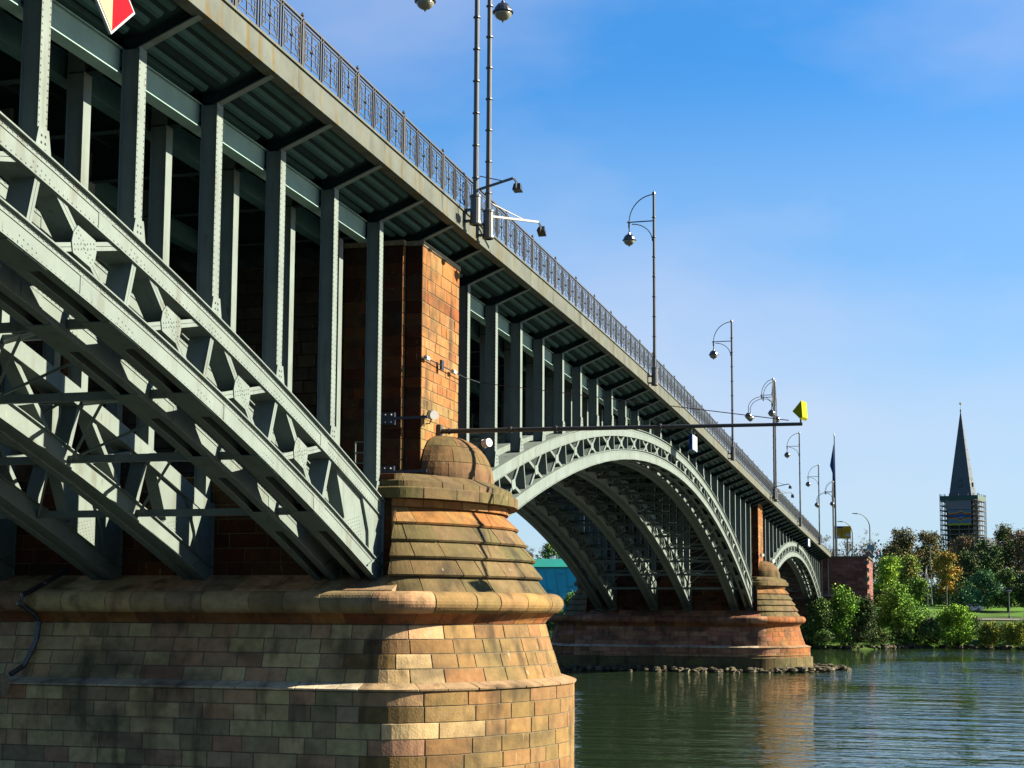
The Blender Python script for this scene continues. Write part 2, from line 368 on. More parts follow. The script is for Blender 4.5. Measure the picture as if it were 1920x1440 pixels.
# cross beams from side to side at each column
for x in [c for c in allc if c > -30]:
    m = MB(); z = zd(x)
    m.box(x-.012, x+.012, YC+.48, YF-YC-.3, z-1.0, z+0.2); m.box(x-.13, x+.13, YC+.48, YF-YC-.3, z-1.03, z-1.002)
    part(m, 'cross_beam', 'steel_shaded')

# columns
def column(x, y, ztop, zbot, detail=0, wx=0.32, dy=0.42):
    m = MB(); h = wx/2
    m.box(x-h, x+h, y, y+0.02, zbot, ztop); m.box(x-h, x+h, y+dy-.02, y+dy, zbot, ztop)
    m.box(x-h+.05, x-h+.07, y+.02, y+dy-.02, zbot, ztop); m.box(x+h-.07, x+h-.05, y+.02, y+dy-.02, zbot, ztop)
    if detail:
        m.prism([(x-h-.16, zbot-.12), (x+h+.20, zbot-.30), (x+h+.02, zbot+.55), (x-h+.0, zbot+.55)], y-.035, y-.002)
        if detail > 1:
            z = zbot+0.65
            while z < ztop-.05:
                m.stud(x-h+.03, y, z); m.stud(x+h-.03, y, z); z += 0.14
        m.cur = 1
        for i in range(3):
            for j in (-1, 1): m.stud(x+j*.065, y-.035, zbot+.12+i*.14, .026, .012)
        m.cur = 0
    return m
def top_z(sp, x): return ext(sp, x)
near_cols, rest = 0, MB()
for r_i, off in enumerate(ROWS):
    for k, cs in enumerate(COLS):
        sp = SP[k]
        for x in cs:
            zt = zd(x)-0.20; zb = ext(sp, x)+0.04
            zt2 = zd(x)-0.585
            if zt2-zb < 0.15: continue
            y = YC+off
            if x > -34 and (r_i == 0 or (r_i == 1 and near_cols < 99)):
                mm = column(x, y, zt2 if r_i == 0 else zt, zb, (2 if x < 12 else 1) if r_i == 0 else 0)
                part(mm, 'column', ['steel', 'black']); near_cols += 1
            else:
                mm = column(x, y, zt, zb); n = len(rest.v); rest.v += mm.v
                for fc in mm.f: rest.face([n+i for i in fc])
tag(part(rest, 'column', 'steel'), kind='stuff')

# ribs
def nodes(sp, cs):
    out = []
    for x in cs:
        s = -slope(sp, x); dpt = ext(sp, x)-inr(sp, x)
        xt = x-0.25*s/0.3*0.8; xb = xt-s*(dpt-0.5)
        if x < sp['x0']+0.6 or x > sp['x1']-0.6: continue
        out.append((xt, ext(sp, xt)-UC*0.5, xb, inr(sp, xb)+LC*0.5))
    return out
def rib(k, off, detail):
    sp = SP[k]; y = YC-0.1+off; D = 0.62
    x0, x1 = sp['x0'], sp['x1']
    xs = frange(x0, x1, 72)
    E = lambda x: ext(sp, x); I = lambda x: inr(sp, x)
    if detail:
        root = MB(); root.sweep(xs, lambda x: E(x), lambda x: E(x)+0.035, y-0.11, y+D+0.11)
    root = MB() if not detail else root
    if not detail:
        root.sweep(xs, lambda x: E(x)-UC, lambda x: E(x)+.03, y, y+D)
        root.sweep(xs, lambda x: I(x)+.06, lambda x: I(x)+LC, y, y+D)
        for ya in (y-.08, y+D-.15): root.sweep(xs, I, lambda x: I(x)+.06, ya, ya+.23)
        root.sweep(xs, lambda x: I(x)+LC, lambda x: I(x)+LC+.03, y-.08, y+D+.08)
    rb = part(root, 'arch_rib', 'steel')
    nd = nodes(sp, COLS[k])
    if detail:
        m = MB()
        m.sweep(xs, lambda x: E(x)-UC, lambda x: E(x)-.002, y, y+.03); m.sweep(xs, lambda x: E(x)-UC, lambda x: E(x)-.002, y+D-.03, y+D)
        m.sweep(xs, lambda x: E(x)-.13, lambda x: E(x)-.003, y-.018, y-.001)
        m.sweep(xs, lambda x: E(x)-UC-.03, lambda x: E(x)-UC-.002, y-.03, y+D+.03)
        if k == 0:
            x = -26.
            while x < x1-.1:
                m.stud(x, y-.018, E(x)-.07); m.stud(x, y, E(x)-UC+.05); x += .16
            for sx in (-8.2, -19.9): m.prism([(sx, E(sx)-UC), (sx+.5, E(sx+.5)-UC), (sx+.5, E(sx+.5)-.132), (sx, E(sx)-.132)], y-.014, y-.001)
        part(m, 'upper_chord', 'steel', rb)
        m = MB()
        m.sweep(xs, lambda x: I(x)+.03, lambda x: I(x)+LC-.002, y, y+.03); m.sweep(xs, lambda x: I(x)+.03, lambda x: I(x)+LC-.002, y+D-.03, y+D)
        m.sweep(xs, lambda x: I(x)+LC, lambda x: I(x)+LC+.035, y-.10, y+D+.10)
        m.sweep(xs, lambda x: I(x)+LC-.12, lambda x: I(x)+LC-.003, y-.018, y-.001)
        for ya in (y-.05, y+D-.17): m.sweep(xs, lambda x: I(x), lambda x: I(x)+.028, ya, ya+.22)
        for n_ in nd:
            xa = n_[2]; q = frange(xa-.65, xa+.65, 4)
            m.sweep(q, lambda x: I(x)-.022, lambda x: I(x)-.002, y-.02, y+D+.02)
        if k == 0:
            x = -26.
            while x < x1-.1:
                m.stud(x, y-.018, I(x)+LC-.06); m.stud(x, y, I(x)+.07); x += .16
            for sx in (-8.6, -14.1, -20.5): m.prism([(sx, I(sx)+.04), (sx+.75, I(sx+.75)+.04), (sx+.75, I(sx+.75)+LC-.13), (sx, I(sx)+LC-.13)], y-.014, y-.001)
        part(m, 'lower_chord', 'steel', rb)
    lat = MB()
    for i, (xt, zt, xb, zb) in enumerate(nd):
        if xt < -32: continue
        m = MB() if detail else lat
        wm_ = 1.0 if k == 0 else 0.62
        if detail:
            for sgn in (-1, 1):
                m.bar((xb+sgn*.048*wm_, zb+.1), (xt+sgn*.048*wm_, zt-.1), .082*wm_, y+.03, y+.05)
            m.bar((xb, zb+.1), (xt, zt-.1), .15*wm_, y+.051, y+D-.03)
            part(m, 'post', 'steel', rb)
            if k == 0:
                m2 = MB()
                for jx in range(5):
                    for jz in range(2):
                        m2.stud(xt-.3+jx*.14+.05*jz, y, zt-.1+jz*.12-.05*jx); m2.stud(xb-.3+jx*.14+.05*jz, y, zb-.1+jz*.12-.05*jx)
                part(m2, 'rivets', 'steel', rb)
        else:
            m.bar((xb, zb), (xt, zt), .15, y+.08, y+D-.08)
    for i in range(len(nd)-1):
        a, b = nd[i], nd[i+1]
        if a[0] < -32: continue
        g = 0.42; wm_ = 1.0 if k == 0 else 0.72
        def lerp(p, q, t): return (p[0]+(q[0]-p[0])*t, p[1]+(q[1]-p[1])*t)
        A0 = (a[0]+g, ext(sp, a[0]+g)-UC*.6); A1 = (b[2]-g, inr(sp, b[2]-g)+LC*.6)
        B0 = (a[2]+g, inr(sp, a[2]+g)+LC*.6); B1 = (b[0]-g, ext(sp, b[0]-g)-UC*.6)
        if detail:
            m = MB()
            for (p, q) in ((A0, A1), (B0, B1)):
                dx, dz = q[0]-p[0], q[1]-p[1]; l = math.hypot(dx, dz); nx, nz = -dz/l, dx/l
                for sgn in (-1, 1):
                    o_ = .048*sgn*wm_; yy0 = y+.03 if (p is A0) else y+.031
                    m.bar((p[0]+nx*o_, p[1]+nz*o_), (q[0]+nx*o_, q[1]+nz*o_), .084*wm_, yy0, yy0+.02)
                m.bar(p, q, .14*wm_, y+.052 if p is A0 else y+.054, y+D-.05)
            # gusset where the arms cross
            den = (A1[0]-A0[0])*(B1[1]-B0[1])-(A1[1]-A0[1])*(B1[0]-B0[0])
            t = ((B0[0]-A0[0])*(B1[1]-B0[1])-(B0[1]-A0[1])*(B1[0]-B0[0]))/den
            c = lerp(A0, A1, t)
            pts = []
            for e_ in (A0, A1, B0, B1):
                dx, dz = e_[0]-c[0], e_[1]-c[1]; l = math.hypot(dx, dz); ux, uz = dx/l, dz/l
                rr = .44 if k == 0 else .27; hw = .115*wm_
                pts += [(c[0]+ux*rr-uz*hw, c[1]+uz*rr+ux*hw), (c[0]+ux*rr+uz*hw, c[1]+uz*rr-ux*hw)]
            pts.sort(key=lambda p_: math.atan2(p_[1]-c[1], p_[0]-c[0]))
            m.prism(pts, y+.006, y+.029)
            if k == 0:
                for jx in range(-3, 4):
                    for (e0, e1) in ((A0, A1), (B0, B1)):
                        dx, dz = e1[0]-e0[0], e1[1]-e0[1]; l = math.hypot(dx, dz)
                        for sg in (-1, 1):
                            m.stud(c[0]+dx/l*jx*.12-dz/l*.05*sg, y+.006, c[1]+dz/l*jx*.12+dx/l*.05*sg)
            part(m, 'cross_brace', 'steel', rb)
        else:
            lat.bar(A0, A1, .15, y+.1, y+D-.1); lat.bar(B0, B1, .15, y+.11, y+D-.11)
    # solid ends over the bearings
    ends = []
    if k != 0: ends.append((x0, 1))
    ends.append((x1, -1))
    for xe, sg in ends:
        X = lambda d: xe+sg*d
        poly = [(X(0), I(X(0))+LC*.5), (X(3.3), I(X(3.3))+LC*.8), (X(2.75), I(X(2.75))+LC+.35), (X(3.5), E(X(3.5))-UC*.8), (X(0), E(X(0))-UC*.5)]
        if sg > 0: poly = poly[::-1]
        m = MB(); m.prism(poly, y+.12, y+D-.1)
        fr = [(X(0), I(X(0))+.2), (X(1.6), I(X(1.6))+LC*.7), (X(1.0), I(X(1.0))+LC+.15), (X(1.05), (I(X(1))+E(X(1)))/2), (X(1.7), E(X(1.7))-UC*.7), (X(0), E(X(0))-.1)]
        if sg > 0: fr = fr[::-1]
        m.prism(fr, y+.031, y+.11)
        m.box(min(X(0), X(-.06)), max(X(0), X(-.06)), y-.06, y+D+.06, I(X(0))-.05, E(X(0))+.05)
        if k == 0:
            for q in range(9):
                for w_ in range(7): m.stud(X(1.35+.16*w_+.04*q), y+.12, I(X(1.5))+LC+.1+.1*q-.03*w_)
            for q in range(16): m.stud(X(.12), y+.031, I(X(0))+.25+.13*q); m.stud(X(.3), y+.031, I(X(0))+.3+.13*q)
            m.beam((X(.0), y-.03, I(X(0))+1.02), (X(1.25), y-.03, I(X(1.25))+.12), .05, .05)
        if detail: part(m, 'bearing_plate', 'steel', rb)
        else:
            n = len(lat.v); lat.v += m.v
            for fc in m.f: lat.face([n+i_ for i_ in fc])
    if not detail: part(lat, 'lattice', 'steel', rb)
    return nd
for k in range(3):
    for r_i, off in enumerate(ROWS):
        nd = rib(k, off, r_i == 0 or (r_i == 1 and k == 0))
    # bracing between ribs
    for gi in range(5):
        ya = YC-0.1+ROWS[gi]+.62; yb = YC-0.1+ROWS[gi+1]
        m = MB(); wide = yb-ya > 2
        for i, (xt, zt, xb, zb) in enumerate(nd):
            if xt < -32: continue
            m.beam((xb, ya, zb), (xb, yb, zb), .16, .20); m.beam((xt, ya, zt), (xt, yb, zt), .16, .16)
            if wide:
                if i+1 < len(nd):
                    n_ = nd[i+1]
                    m.beam((xb, ya, zb-.1), (n_[0], yb, n_[1]-.1), .09, .09); m.beam((xt, ya, zt), (n_[2], yb, n_[3]-.1), .06, .06); m.beam((xb, yb, zb), (xt, ya, zt), .06, .06)
        part(m, 'wind_bracing', 'steel')
# service pipe below the deck, with its hangers
m = MB()
m.tube([(x, 4.0, zd(x)-.62) for x in frange(-40, -1.0, 20)], .17, 10)
for x in [c for c in COLS[0] if c > -34]: m.box(x-.03, x+.03, 3.78, 4.22, zd(x)-.84, zd(x)-.4)
m.tube([(x, 4.0, zd(x)-.62) for x in frange(3.6, 96, 40)], .17, 10)
part(m, 'service_pipe', 'steel')

# railing: one section between two finial posts, copied along the deck
def railing_mesh(simple=False):
    m = MB(); Lg = BAY; H = 1.30; y = 0.05
    m.box(0, Lg, y-.035, y+.035, H-.05, H); m.box(0, Lg, y-.02, y+.02, H-.15, H-.125)
    m.box(0, Lg, y-.02, y+.02, .06, .09)
    m.box(-.035, .035, y-.035, y+.035, 0, H+.02)
    m.lathe([(.03, H), (.03, H+.04), (.05, H+.08), (.035, H+.13), (.008, H+.17)], 0, y, 6)
    for sx in (-.11, .11): m.box(sx-.018, sx+.018, y-.02, y+.02, 0, H-.05)
    pw = Lg/3
    for i in range(3):
        a = i*pw
        if i:
            for sx in (-.07, .07): m.box(a+sx-.02, a+sx+.02, y-.02, y+.02, 0, H-.05)
        x0, x1 = a+.20, a+pw-.20; xm = (x0+x1)/2
        for xx in (x0, x1): m.box(xx-.012, xx+.012, y-.012, y+.012, .22, H-.22)
        for zz in (.22, .47, .65, .83, H-.23): m.box(x0-.06, x1+.06, y-.010, y+.010, zz-.011, zz+.011)
        m.box(xm-.016, xm+.016, y-.015, y+.015, .16, H-.17)
        m.lathe([(.01, .58), (.05, .62), (.055, .66), (.03, .71), (.01, .73)], xm, y, 6)
        for xx in (x0+.17, x1-.17): m.box(xx-.010, xx+.010, y-.010, y+.010, .34, H-.34)
        for (p, q) in (((x0, .24), (x0+.17, .45)), ((x1, .24), (x1-.17, .45)), ((x0, H-.24), (x0+.17, H-.45)), ((x1, H-.24), (x1-.17, H-.45))):
            m.bar(p, q, .022, y-.009, y+.009)
    return m
rsrc = railing_mesh().build('railing_section', 'railing')
rsrc.parent = bridge
fin0 = -9.27
ks = range(-5, 47); first = True
for kk in ks:
    xa = fin0+BAY*kk*1.0145
    if xa > 183.5: break
    o = rsrc if first else rsrc.copy()
    if not first: col.objects.link(o)
    first = False; o.parent = bridge
    sl = (zd(xa+BAY)-zd(xa))/BAY
    o.location = Vector((xa, YE, zd(xa)+0.72))-bridge.location
    o.rotation_euler = (0, -math.atan(sl), 0); o.scale = (1.0145, 1, 1)
m = MB()
m.sweep(DX, lambda x: zd(x)+1.97, lambda x: zd(x)+2.02, YF-.1, YF-.03)
x = -60
while x < 186: m.box(x-.03, x+.03, YF-.1, YF-.04, zd(x)+.72, zd(x)+1.97); x += 1.2
part(m, 'upstream_railing', 'railing')

# ------------------------------------------------------------------ stone piers
rs = random.Random(11)
class Path:
    def __init__(s, pts):                 # pts: (x, y, vx, vy)
        s.p = pts; s.s = [0]
        for a, b in zip(pts[:-1], pts[1:]): s.s.append(s.s[-1]+math.hypot(b[0]-a[0], b[1]-a[1]))
        s.L = s.s[-1]
    def at(s, t, e):
        t = min(max(t, 0), s.L); lo, hi = 0, len(s.s)-1
        while hi-lo > 1:
            mid = (lo+hi)//2
            if s.s[mid] <= t: lo = mid
            else: hi = mid
        a, b = s.p[lo], s.p[lo+1]; f = (t-s.s[lo])/((s.s[lo+1]-s.s[lo]) or 1)
        q = [a[i]+(b[i]-a[i])*f for i in range(4)]
        return q[0]+q[2]*e, q[1]+q[3]*e
def nose(cx, y0, a, b, sgn=-1, n=28, vmin=0):
    out = []
    for i in range(n+1):
        ph = math.pi - math.pi*i/n if sgn < 0 else math.pi*i/n
        nx, ny = math.cos(ph)/a, math.sin(ph)/b; l = math.hypot(nx, ny)
        out.append((cx+a*math.cos(ph), y0+sgn*b*math.sin(ph), nx/l, sgn*ny/l))
    return out
def cutwater(cx, y0, a, b, sgn=-1, n=64, p=1.6):
    pts = []
    for i in range(n+1):
        u = -1+2*i/n; u = math.copysign(abs(u)**.8, u) if u else 0
        if sgn > 0: u = -u
        u = -math.cos(math.pi*i/n)*(1 if sgn < 0 else -1)
        v = (1-abs(u)**p)**(1/p) if abs(u) < 1 else 0
        pts.append((cx+a*u, y0+sgn*b*v, u, v))
    out = []
    for i, (x, y, u, v) in enumerate(pts):
        if i in (0, n): nx, ny = math.copysign(1, u), 0
        else:
            x0, y0_ = pts[i-1][0], pts[i-1][1]; x1, y1 = pts[i+1][0], pts[i+1][1]
            tx, ty = x1-x0, y1-y0_; l = math.hypot(tx, ty); nx, ny = ty/l, -tx/l
            if ny*sgn < 0: nx, ny = -nx, -ny
        out.append((x, y, nx, ny))
    return out
def masonry(mb, path, prof, blen, colfn, s0=0, s1=None, gap=.012, ch=.016, back=.028, jit=.006, seed=None):
    curved = len(path.p) > 6
    s1 = path.L if s1 is None else s1
    s = s0; first_ = True
    z0, z1 = prof[0][0], prof[-1][0]
    while s < s1-.02:
        ln = blen*rs.uniform(.6, 1.45)
        if first_: ln *= rs.uniform(.4, 1); first_ = False
        e_ = min(s+ln, s1)
        if s1-e_ < blen*.35: e_ = s1
        n = max(1, int((e_-s)/.16)) if curved else 1
        us = [s+gap/2, s+gap/2+ch]+[s+(e_-s)*i/n for i in range(1, n)]+[e_-gap/2-ch, e_-gap/2]
        ue = [-back]+[0]*(len(us)-2)+[-back]
        j = rs.uniform(-jit, jit)
        rows = []
        def dz(a, b): l = math.hypot(b[0]-a[0], b[1]-a[1]) or 1; return (b[0]-a[0])/l, (b[1]-a[1])/l
        d0 = dz(prof[0], prof[1]); d1 = dz(prof[-1], prof[-2])
        rows.append((prof[0][0]+d0[0]*gap/2, prof[0][1]+d0[1]*gap/2, -back))
        rows.append((prof[0][0]+d0[0]*(gap/2+ch), prof[0][1]+d0[1]*(gap/2+ch), 0))
        rows += [(p[0], p[1], 0) for p in prof[1:-1]]
        rows.append((prof[-1][0]+d1[0]*(gap/2+ch), prof[-1][1]+d1[1]*(gap/2+ch), 0))
        rows.append((prof[-1][0]+d1[0]*gap/2, prof[-1][1]+d1[1]*gap/2, -back))
        base = len(mb.v); xm, ym = path.at((s+e_)/2, 0)
        mb.col = colfn(xm, ym, (z0+z1)/2)
        for z, e, sk in rows:
            for u_, uo in zip(us, ue):
                ex = e+j+min(sk, uo)
                x_, y_ = path.at(u_+(rs.uniform(-.007, .007) if uo or sk else 0), ex+rs.uniform(-.003, .003)); mb.v.append((x_, y_, z+(rs.uniform(-.006, .006) if uo or sk else 0)))
        w_ = len(us)
        for r_ in range(len(rows)-1):
            for c_ in range(w_-1):
                a = base+r_*w_+c_; mb.face([a, a+1, a+w_+1, a+w_])
        s = e_
    mb.cur = 1; base = len(mb.v); N = int((s1-s0)/.16)+2 if curved else 2
    for z, e in prof:
        for i in range(N+1): x_, y_ = path.at(s0+(s1-s0)*i/N, e-.02); mb.v.append((x_, y_, z))
    for r_ in range(len(prof)-1):
        for i in range(N):
            a = base+r_*(N+1)+i; mb.face([a, a+1, a+N+2, a+N+1])
    mb.cur = 0
def mixc(a, b, t): return tuple(a[i]+(b[i]-a[i])*t for i in range(3))
def vary(c, v): k = 1+rs.uniform(-v, v); return tuple(max(0, q*k*(1+rs.uniform(-.05, .05))) for q in c)
OCH = [(.50, .35, .15), (.44, .34, .15), (.38, .31, .14), (.48, .30, .15), (.40, .29, .14), (.52, .39, .19), (.44, .24, .13), (.33, .28, .13)]
GREY = [(.19, .175, .12), (.14, .13, .10), (.22, .20, .13), (.105, .095, .08), (.20, .13, .10), (.17, .16, .115), (.25, .235, .16), (.16, .10, .085), (.085, .08, .07)]
REDS = [(.48, .20, .08), (.44, .17, .075), (.52, .26, .10), (.46, .21, .10), (.38, .15, .08)]
ORG = [(.60, .30, .11), (.56, .26, .09), (.50, .22, .08), (.60, .34, .14), (.62, .38, .17)]
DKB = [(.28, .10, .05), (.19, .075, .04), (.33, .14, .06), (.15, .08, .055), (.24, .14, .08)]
def scl(L_, k, w_=(1, 1, 1)): return [tuple(q*k*w_[i] for i, q in enumerate(c)) for c in L_]
def calm(L_, t):
    mm = tuple(sum(c[i] for c in L_)/len(L_) for i in range(3)); return [tuple(c[i]+(mm[i]-c[i])*t for i in range(3)) for c in L_]
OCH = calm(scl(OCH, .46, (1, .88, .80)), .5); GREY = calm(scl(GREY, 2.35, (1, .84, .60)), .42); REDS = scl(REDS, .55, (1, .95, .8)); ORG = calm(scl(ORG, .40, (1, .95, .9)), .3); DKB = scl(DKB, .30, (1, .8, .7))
def flankcol(x, y, z):
    t = min(1, max(0, (y+.9)/2.2)) if y < 9 else min(1, max(0, (19-y)/2))
    if x > 2: t = max(0, t-.4)
    return vary(rs.choice(GREY) if rs.random() < t else rs.choice(OCH), .14)
def redcol(x, y, z): return vary(rs.choice(REDS), .1)
def ochcol(x, y, z): return vary(rs.choice(OCH), .1)
def orgcol(x, y, z): return vary(rs.choice(ORG), .1)
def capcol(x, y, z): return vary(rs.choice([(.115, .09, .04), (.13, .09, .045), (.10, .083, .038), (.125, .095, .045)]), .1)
def dkcol(x, y, z): return vary(rs.choice(DKB), .1)  # dark browns put the shade of side and bearing walls into the colour
YN, YU = 0.9, 18.0
A0, B0 = 5.8, 3.30
def pier_path(a=A0, b=B0, cx=0.0):
    pts = [(cx-a, YU, -1, 0), (cx-a, (YU+YN)/2, -1, 0)]
    pts += cutwater(cx, YN, a, b, -1)
    pts += [(cx+a, (YU+YN)/2, 1, 0)] + cutwater(cx, YU, a, b, 1)
    return Path(pts)
def slab_fan(mb, path, e, z, cx=0, y=9, s0=0, s1=None):   # closes a level on top
    s1 = path.L if s1 is None else s1
    n = 90; base = len(mb.v)
    for i in range(n+1): x_, y_ = path.at(s0+(s1-s0)*i/n, e); mb.v.append((x_, y_, z))
    mb.face([base+i for i in range(n+1)])
def make_pier(red=False):
    global GREY, OCH
    keep = (GREY, OCH)
    if red: GREY = scl(GREY, .62, (1.2, .80, .95)); OCH = scl(OCH, .95, (1.15, .72, .62))
    root = empty('stone_pier', (0, 9, 0))
    P = lambda mb, name, mats, parent=root: mb.build(name, mats, parent)
    pp = pier_path()
    m = MB(); z = -6.6
    for i in range(9):
        z1 = z+.472
        if i == 8: z1 = -2.40
        masonry(m, pp, [(z, 1.04), (z1, 1.04)], 1.05, flankcol); z = z1
    P(m, 'base_wall', ['stone', 'mortar_dark'])
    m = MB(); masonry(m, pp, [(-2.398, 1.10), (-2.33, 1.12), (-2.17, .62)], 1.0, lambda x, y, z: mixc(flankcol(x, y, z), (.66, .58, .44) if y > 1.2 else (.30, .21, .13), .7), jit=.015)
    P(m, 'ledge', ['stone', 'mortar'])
    m = MB(); zz = [-2.2, -1.77, -1.34, -.91, -.48]; ee = [.61, .46, .32, .19, .08]
    for i in range(4): masonry(m, pp, [(zz[i], ee[i]), (zz[i+1], ee[i+1])], 1.0, flankcol)
    P(m, 'battered_shaft', ['stone', 'mortar_dark'])
    m = MB(); masonry(m, pp, [(-.48, .05), (-.36, .13), (-.24, .25), (-.13, .40)], .95, redcol); P(m, 'flared_course', ['stone', 'mortar'])
    m = MB(); tor = [(.18+.34*math.sin(a), .28+.40*math.cos(a)) for a in [R(q) for q in range(-88, 89, 16)]]
    masonry(m, pp, tor, 1.25, flankcol, gap=.008); P(m, 'torus_moulding', ['stone', 'mortar_dark'])
    m = MB(); m.cur = 1; slab_fan(m, pp, .10, .47); m.cur = 0
    # weathered shelf in front of the bearings
    hw = 4.63
    def shelf(sg):
        xa, xb = sg*(A0+.02), sg*hw; y = YN-.3
        while y < YU:
            y2 = min(y+rs.uniform(.8, 1.6), YU); m.col = vary(rs.choice(GREY), .2)
            c = [(xa, y+.01, .40), (xa, y2-.01, .40), (xb, y2-.01, .40), (xb, y+.01, .40), (xa, y+.01, .55), (xa, y2-.01, .55), (xb, y2-.01, 1.02), (xb, y+.01, 1.02)]
            m.hexa(c); y = y2
    shelf(-1); shelf(1)
    P(m, 'bearing_shelf', ['stone', 'mortar_dark'])
    # bearing wall
    m = MB()
    wp = Path([(-hw+.04, YU-.6, -1, 0), (-hw+.04, 10, -1, 0), (-hw+.04, 1.0, -1, 0)]); wq = Path([(hw-.04, 1.0, 1, 0), (hw-.04, 10, 1, 0), (hw-.04, YU-.6, 1, 0)])
    for q in (wp, wq):
        m = MB(); z = .5
        while z < 4.1:
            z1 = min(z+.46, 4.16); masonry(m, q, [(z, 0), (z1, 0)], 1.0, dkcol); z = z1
        P(m, 'bearing_wall', ['stone', 'mortar_dark'])
    # overlapping weathering courses on both noses
    lips = [(.50, 1.04, .0, -.20), (1.04, 1.60, -.18, -.42), (1.60, 2.12, -.42, -.70), (2.12, 2.66, -.72, -.98), (2.66, 3.16, -1.02, -1.36)]
    for sg, yc in ((-1, YN), (1, YU-.9)):
        np_ = Path([(x_, y_, vx*.6, vy) for x_, y_, vx, vy in cutwater(0, yc, A0-.35, B0, sg)])
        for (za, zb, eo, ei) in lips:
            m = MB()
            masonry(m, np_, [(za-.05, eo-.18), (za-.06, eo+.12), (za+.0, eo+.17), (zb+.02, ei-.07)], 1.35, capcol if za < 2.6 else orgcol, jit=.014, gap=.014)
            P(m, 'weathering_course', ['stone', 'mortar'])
        m = MB(); masonry(m, np_, [(3.14, -1.36), (3.14+.01, -1.22), (3.37, -1.22), (3.38, -1.3)], 1.1, orgcol); P(m, 'frieze_band', ['stone', 'mortar'])
    # cornice all round
    for sg, yc in ((-1, YN), (1, YU-.9)):
      ns = cutwater(0, yc, A0-1.0, B0-1.0, sg); cp = Path([(ns[0][0], yc-sg*.62, ns[0][2], 0)]+ns+[(ns[-1][0], yc-sg*.62, ns[-1][2], 0)])
      m = MB(); masonry(m, cp, [(3.385, -.2), (3.39, .06), (3.70, .06), (3.74, .0)], 1.1, capcol); masonry(m, cp, [(3.74, .0), (3.745, -.12), (3.93, -.13), (4.20, -.72)], 1.2, capcol)
      slab_fan(m, cp, -.7, 4.19)
      P(m, 'cornice', ['stone', 'mortar'])
    # domed caps
    for sg, yc in ((-1, 1.05), (1, YU-1.0)):
        m = MB(); dp = Path(nose(0, yc, 2.12, 1.80, sg, 20))
        lv = 9; hh = 1.62
        def pr(t): a = t*math.pi/2; return (4.18+hh*math.sin(a), -2.1*(1-math.cos(a))*.93)
        ts = [0, .24, .5, .78, .97]
        for t0, t1 in zip(ts[:-1], ts[1:]):
            pf = [pr(t0+(t1-t0)*i/3) for i in range(4)]
            # shrink both half-axes together: rebuild path per course so the crown closes
            k0 = math.cos(t0*math.pi/2)
            pth = dp
            rows = []
            n = 14; st = 0
            nb = max(3, int(6*(1-t0*.6)))
            for b_ in range(nb):
                f0, f1 = b_/nb, (b_+1)/nb; m.col = vary(rs.choice([(.14, .085, .04), (.12, .08, .038), (.115, .085, .038), (.15, .09, .045)]), .12)
                base = len(m.v); nn = 4
                for q in range(4):
                    t = t0+(t1-t0)*q/3+(.004 if q == 0 else -.004 if q == 3 else 0)
                    cs_, sn_ = max(0, math.cos(t*math.pi/2))**.8, math.sin(t*math.pi/2)
                    for g in range(nn+1):
                        f = f0+(f1-f0)*g/nn + (.002 if g == 0 else -.002 if g == nn else 0)
                        ph = math.pi*f
                        m.v.append((-2.12*cs_*math.cos(ph), yc+sg*1.76*cs_*math.sin(ph), 4.18+hh*sn_))
                for q in range(3):
                    for g in range(nn):
                        a = base+q*(nn+1)+g; m.face([a, a+1, a+nn+2, a+nn+1])
        m.cur = 1; base = len(m.v)
        for q in range(9):
            t = q/8; cs_, sn_ = max(0, math.cos(t*math.pi/2))**.8, math.sin(t*math.pi/2)
            for g in range(21):
                ph = math.pi*g/20; m.v.append((-2.10*cs_*math.cos(ph), yc+sg*1.74*cs_*math.sin(ph), 4.17+hh*sn_*.99))
        for q in range(8):
            for g in range(20): a = base+q*21+g; m.face([a, a+1, a+22, a+21])
        P(m, 'domed_cap', ['stone', 'mortar'])
    # wall above the cornice, thickened to pilasters at both ends
    hwx = 2.05; zt = 11.95
    def tower(y0, y1, hx, name, cf, cap, inset):
        m = MB(); c = 0.0
        lp = Path([(c-hx, y1, -1, 0), (c-hx, y0, -1, 0)]); fp = Path([(c-hx, y0, 0, -1), (c+hx, y0, 0, -1)])
        rp = Path([(c+hx, y0, 1, 0), (c+hx, y1, 1, 0)]); bp_ = Path([(c+hx, y1, 0, 1), (c-hx, y1, 0, 1)])
        z = 4.15; hgt = .34
        while z < zt-.05:
            hgt = .34 if z < 9.2 else .42
            z1 = min(z+hgt, zt)
            if zt-z1 < .2: z1 = zt
            masonry(m, fp, [(z, 0), (z1, 0)], .62 if z < 8.6 else .9, cf)
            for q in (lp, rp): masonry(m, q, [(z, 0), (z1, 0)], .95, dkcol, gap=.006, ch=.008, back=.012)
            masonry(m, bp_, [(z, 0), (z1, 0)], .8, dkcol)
            z = z1
        o = P(m, name, ['stone', 'mortar'])
        if cap:
            m = MB(); m.box(c-hx-.03, c+hx+.03, y0-.04, y1+.03, zt+.003, zt+.16); P(m, 'capping_stone', 'capping')
    def pilcol(x, y, z):
        if z < 7: return vary(rs.choice(OCH+ORG[:3]), .1)
        if 9.9 < z < 10.4: return vary(rs.choice([(.17, .06, .02), (.20, .08, .025)]), .12)
        return vary(rs.choice(ORG), .07)
    tower(1.10, 1.66, 1.98, 'pilaster', pilcol, True, 0)
    tower(1.70, 3.75, 2.22, 'pilaster_return', pilcol, True, 0)
    tower(14.3, 17.5, 2.2, 'pilaster', pilcol, True, 0)
    m = MB()
    lp = Path([(-1.5, 14.3, -1, 0), (-1.5, 3.7, -1, 0)]); rp = Path([(1.5, 3.7, 1, 0), (1.5, 14.3, 1, 0)])
    z = 4.15
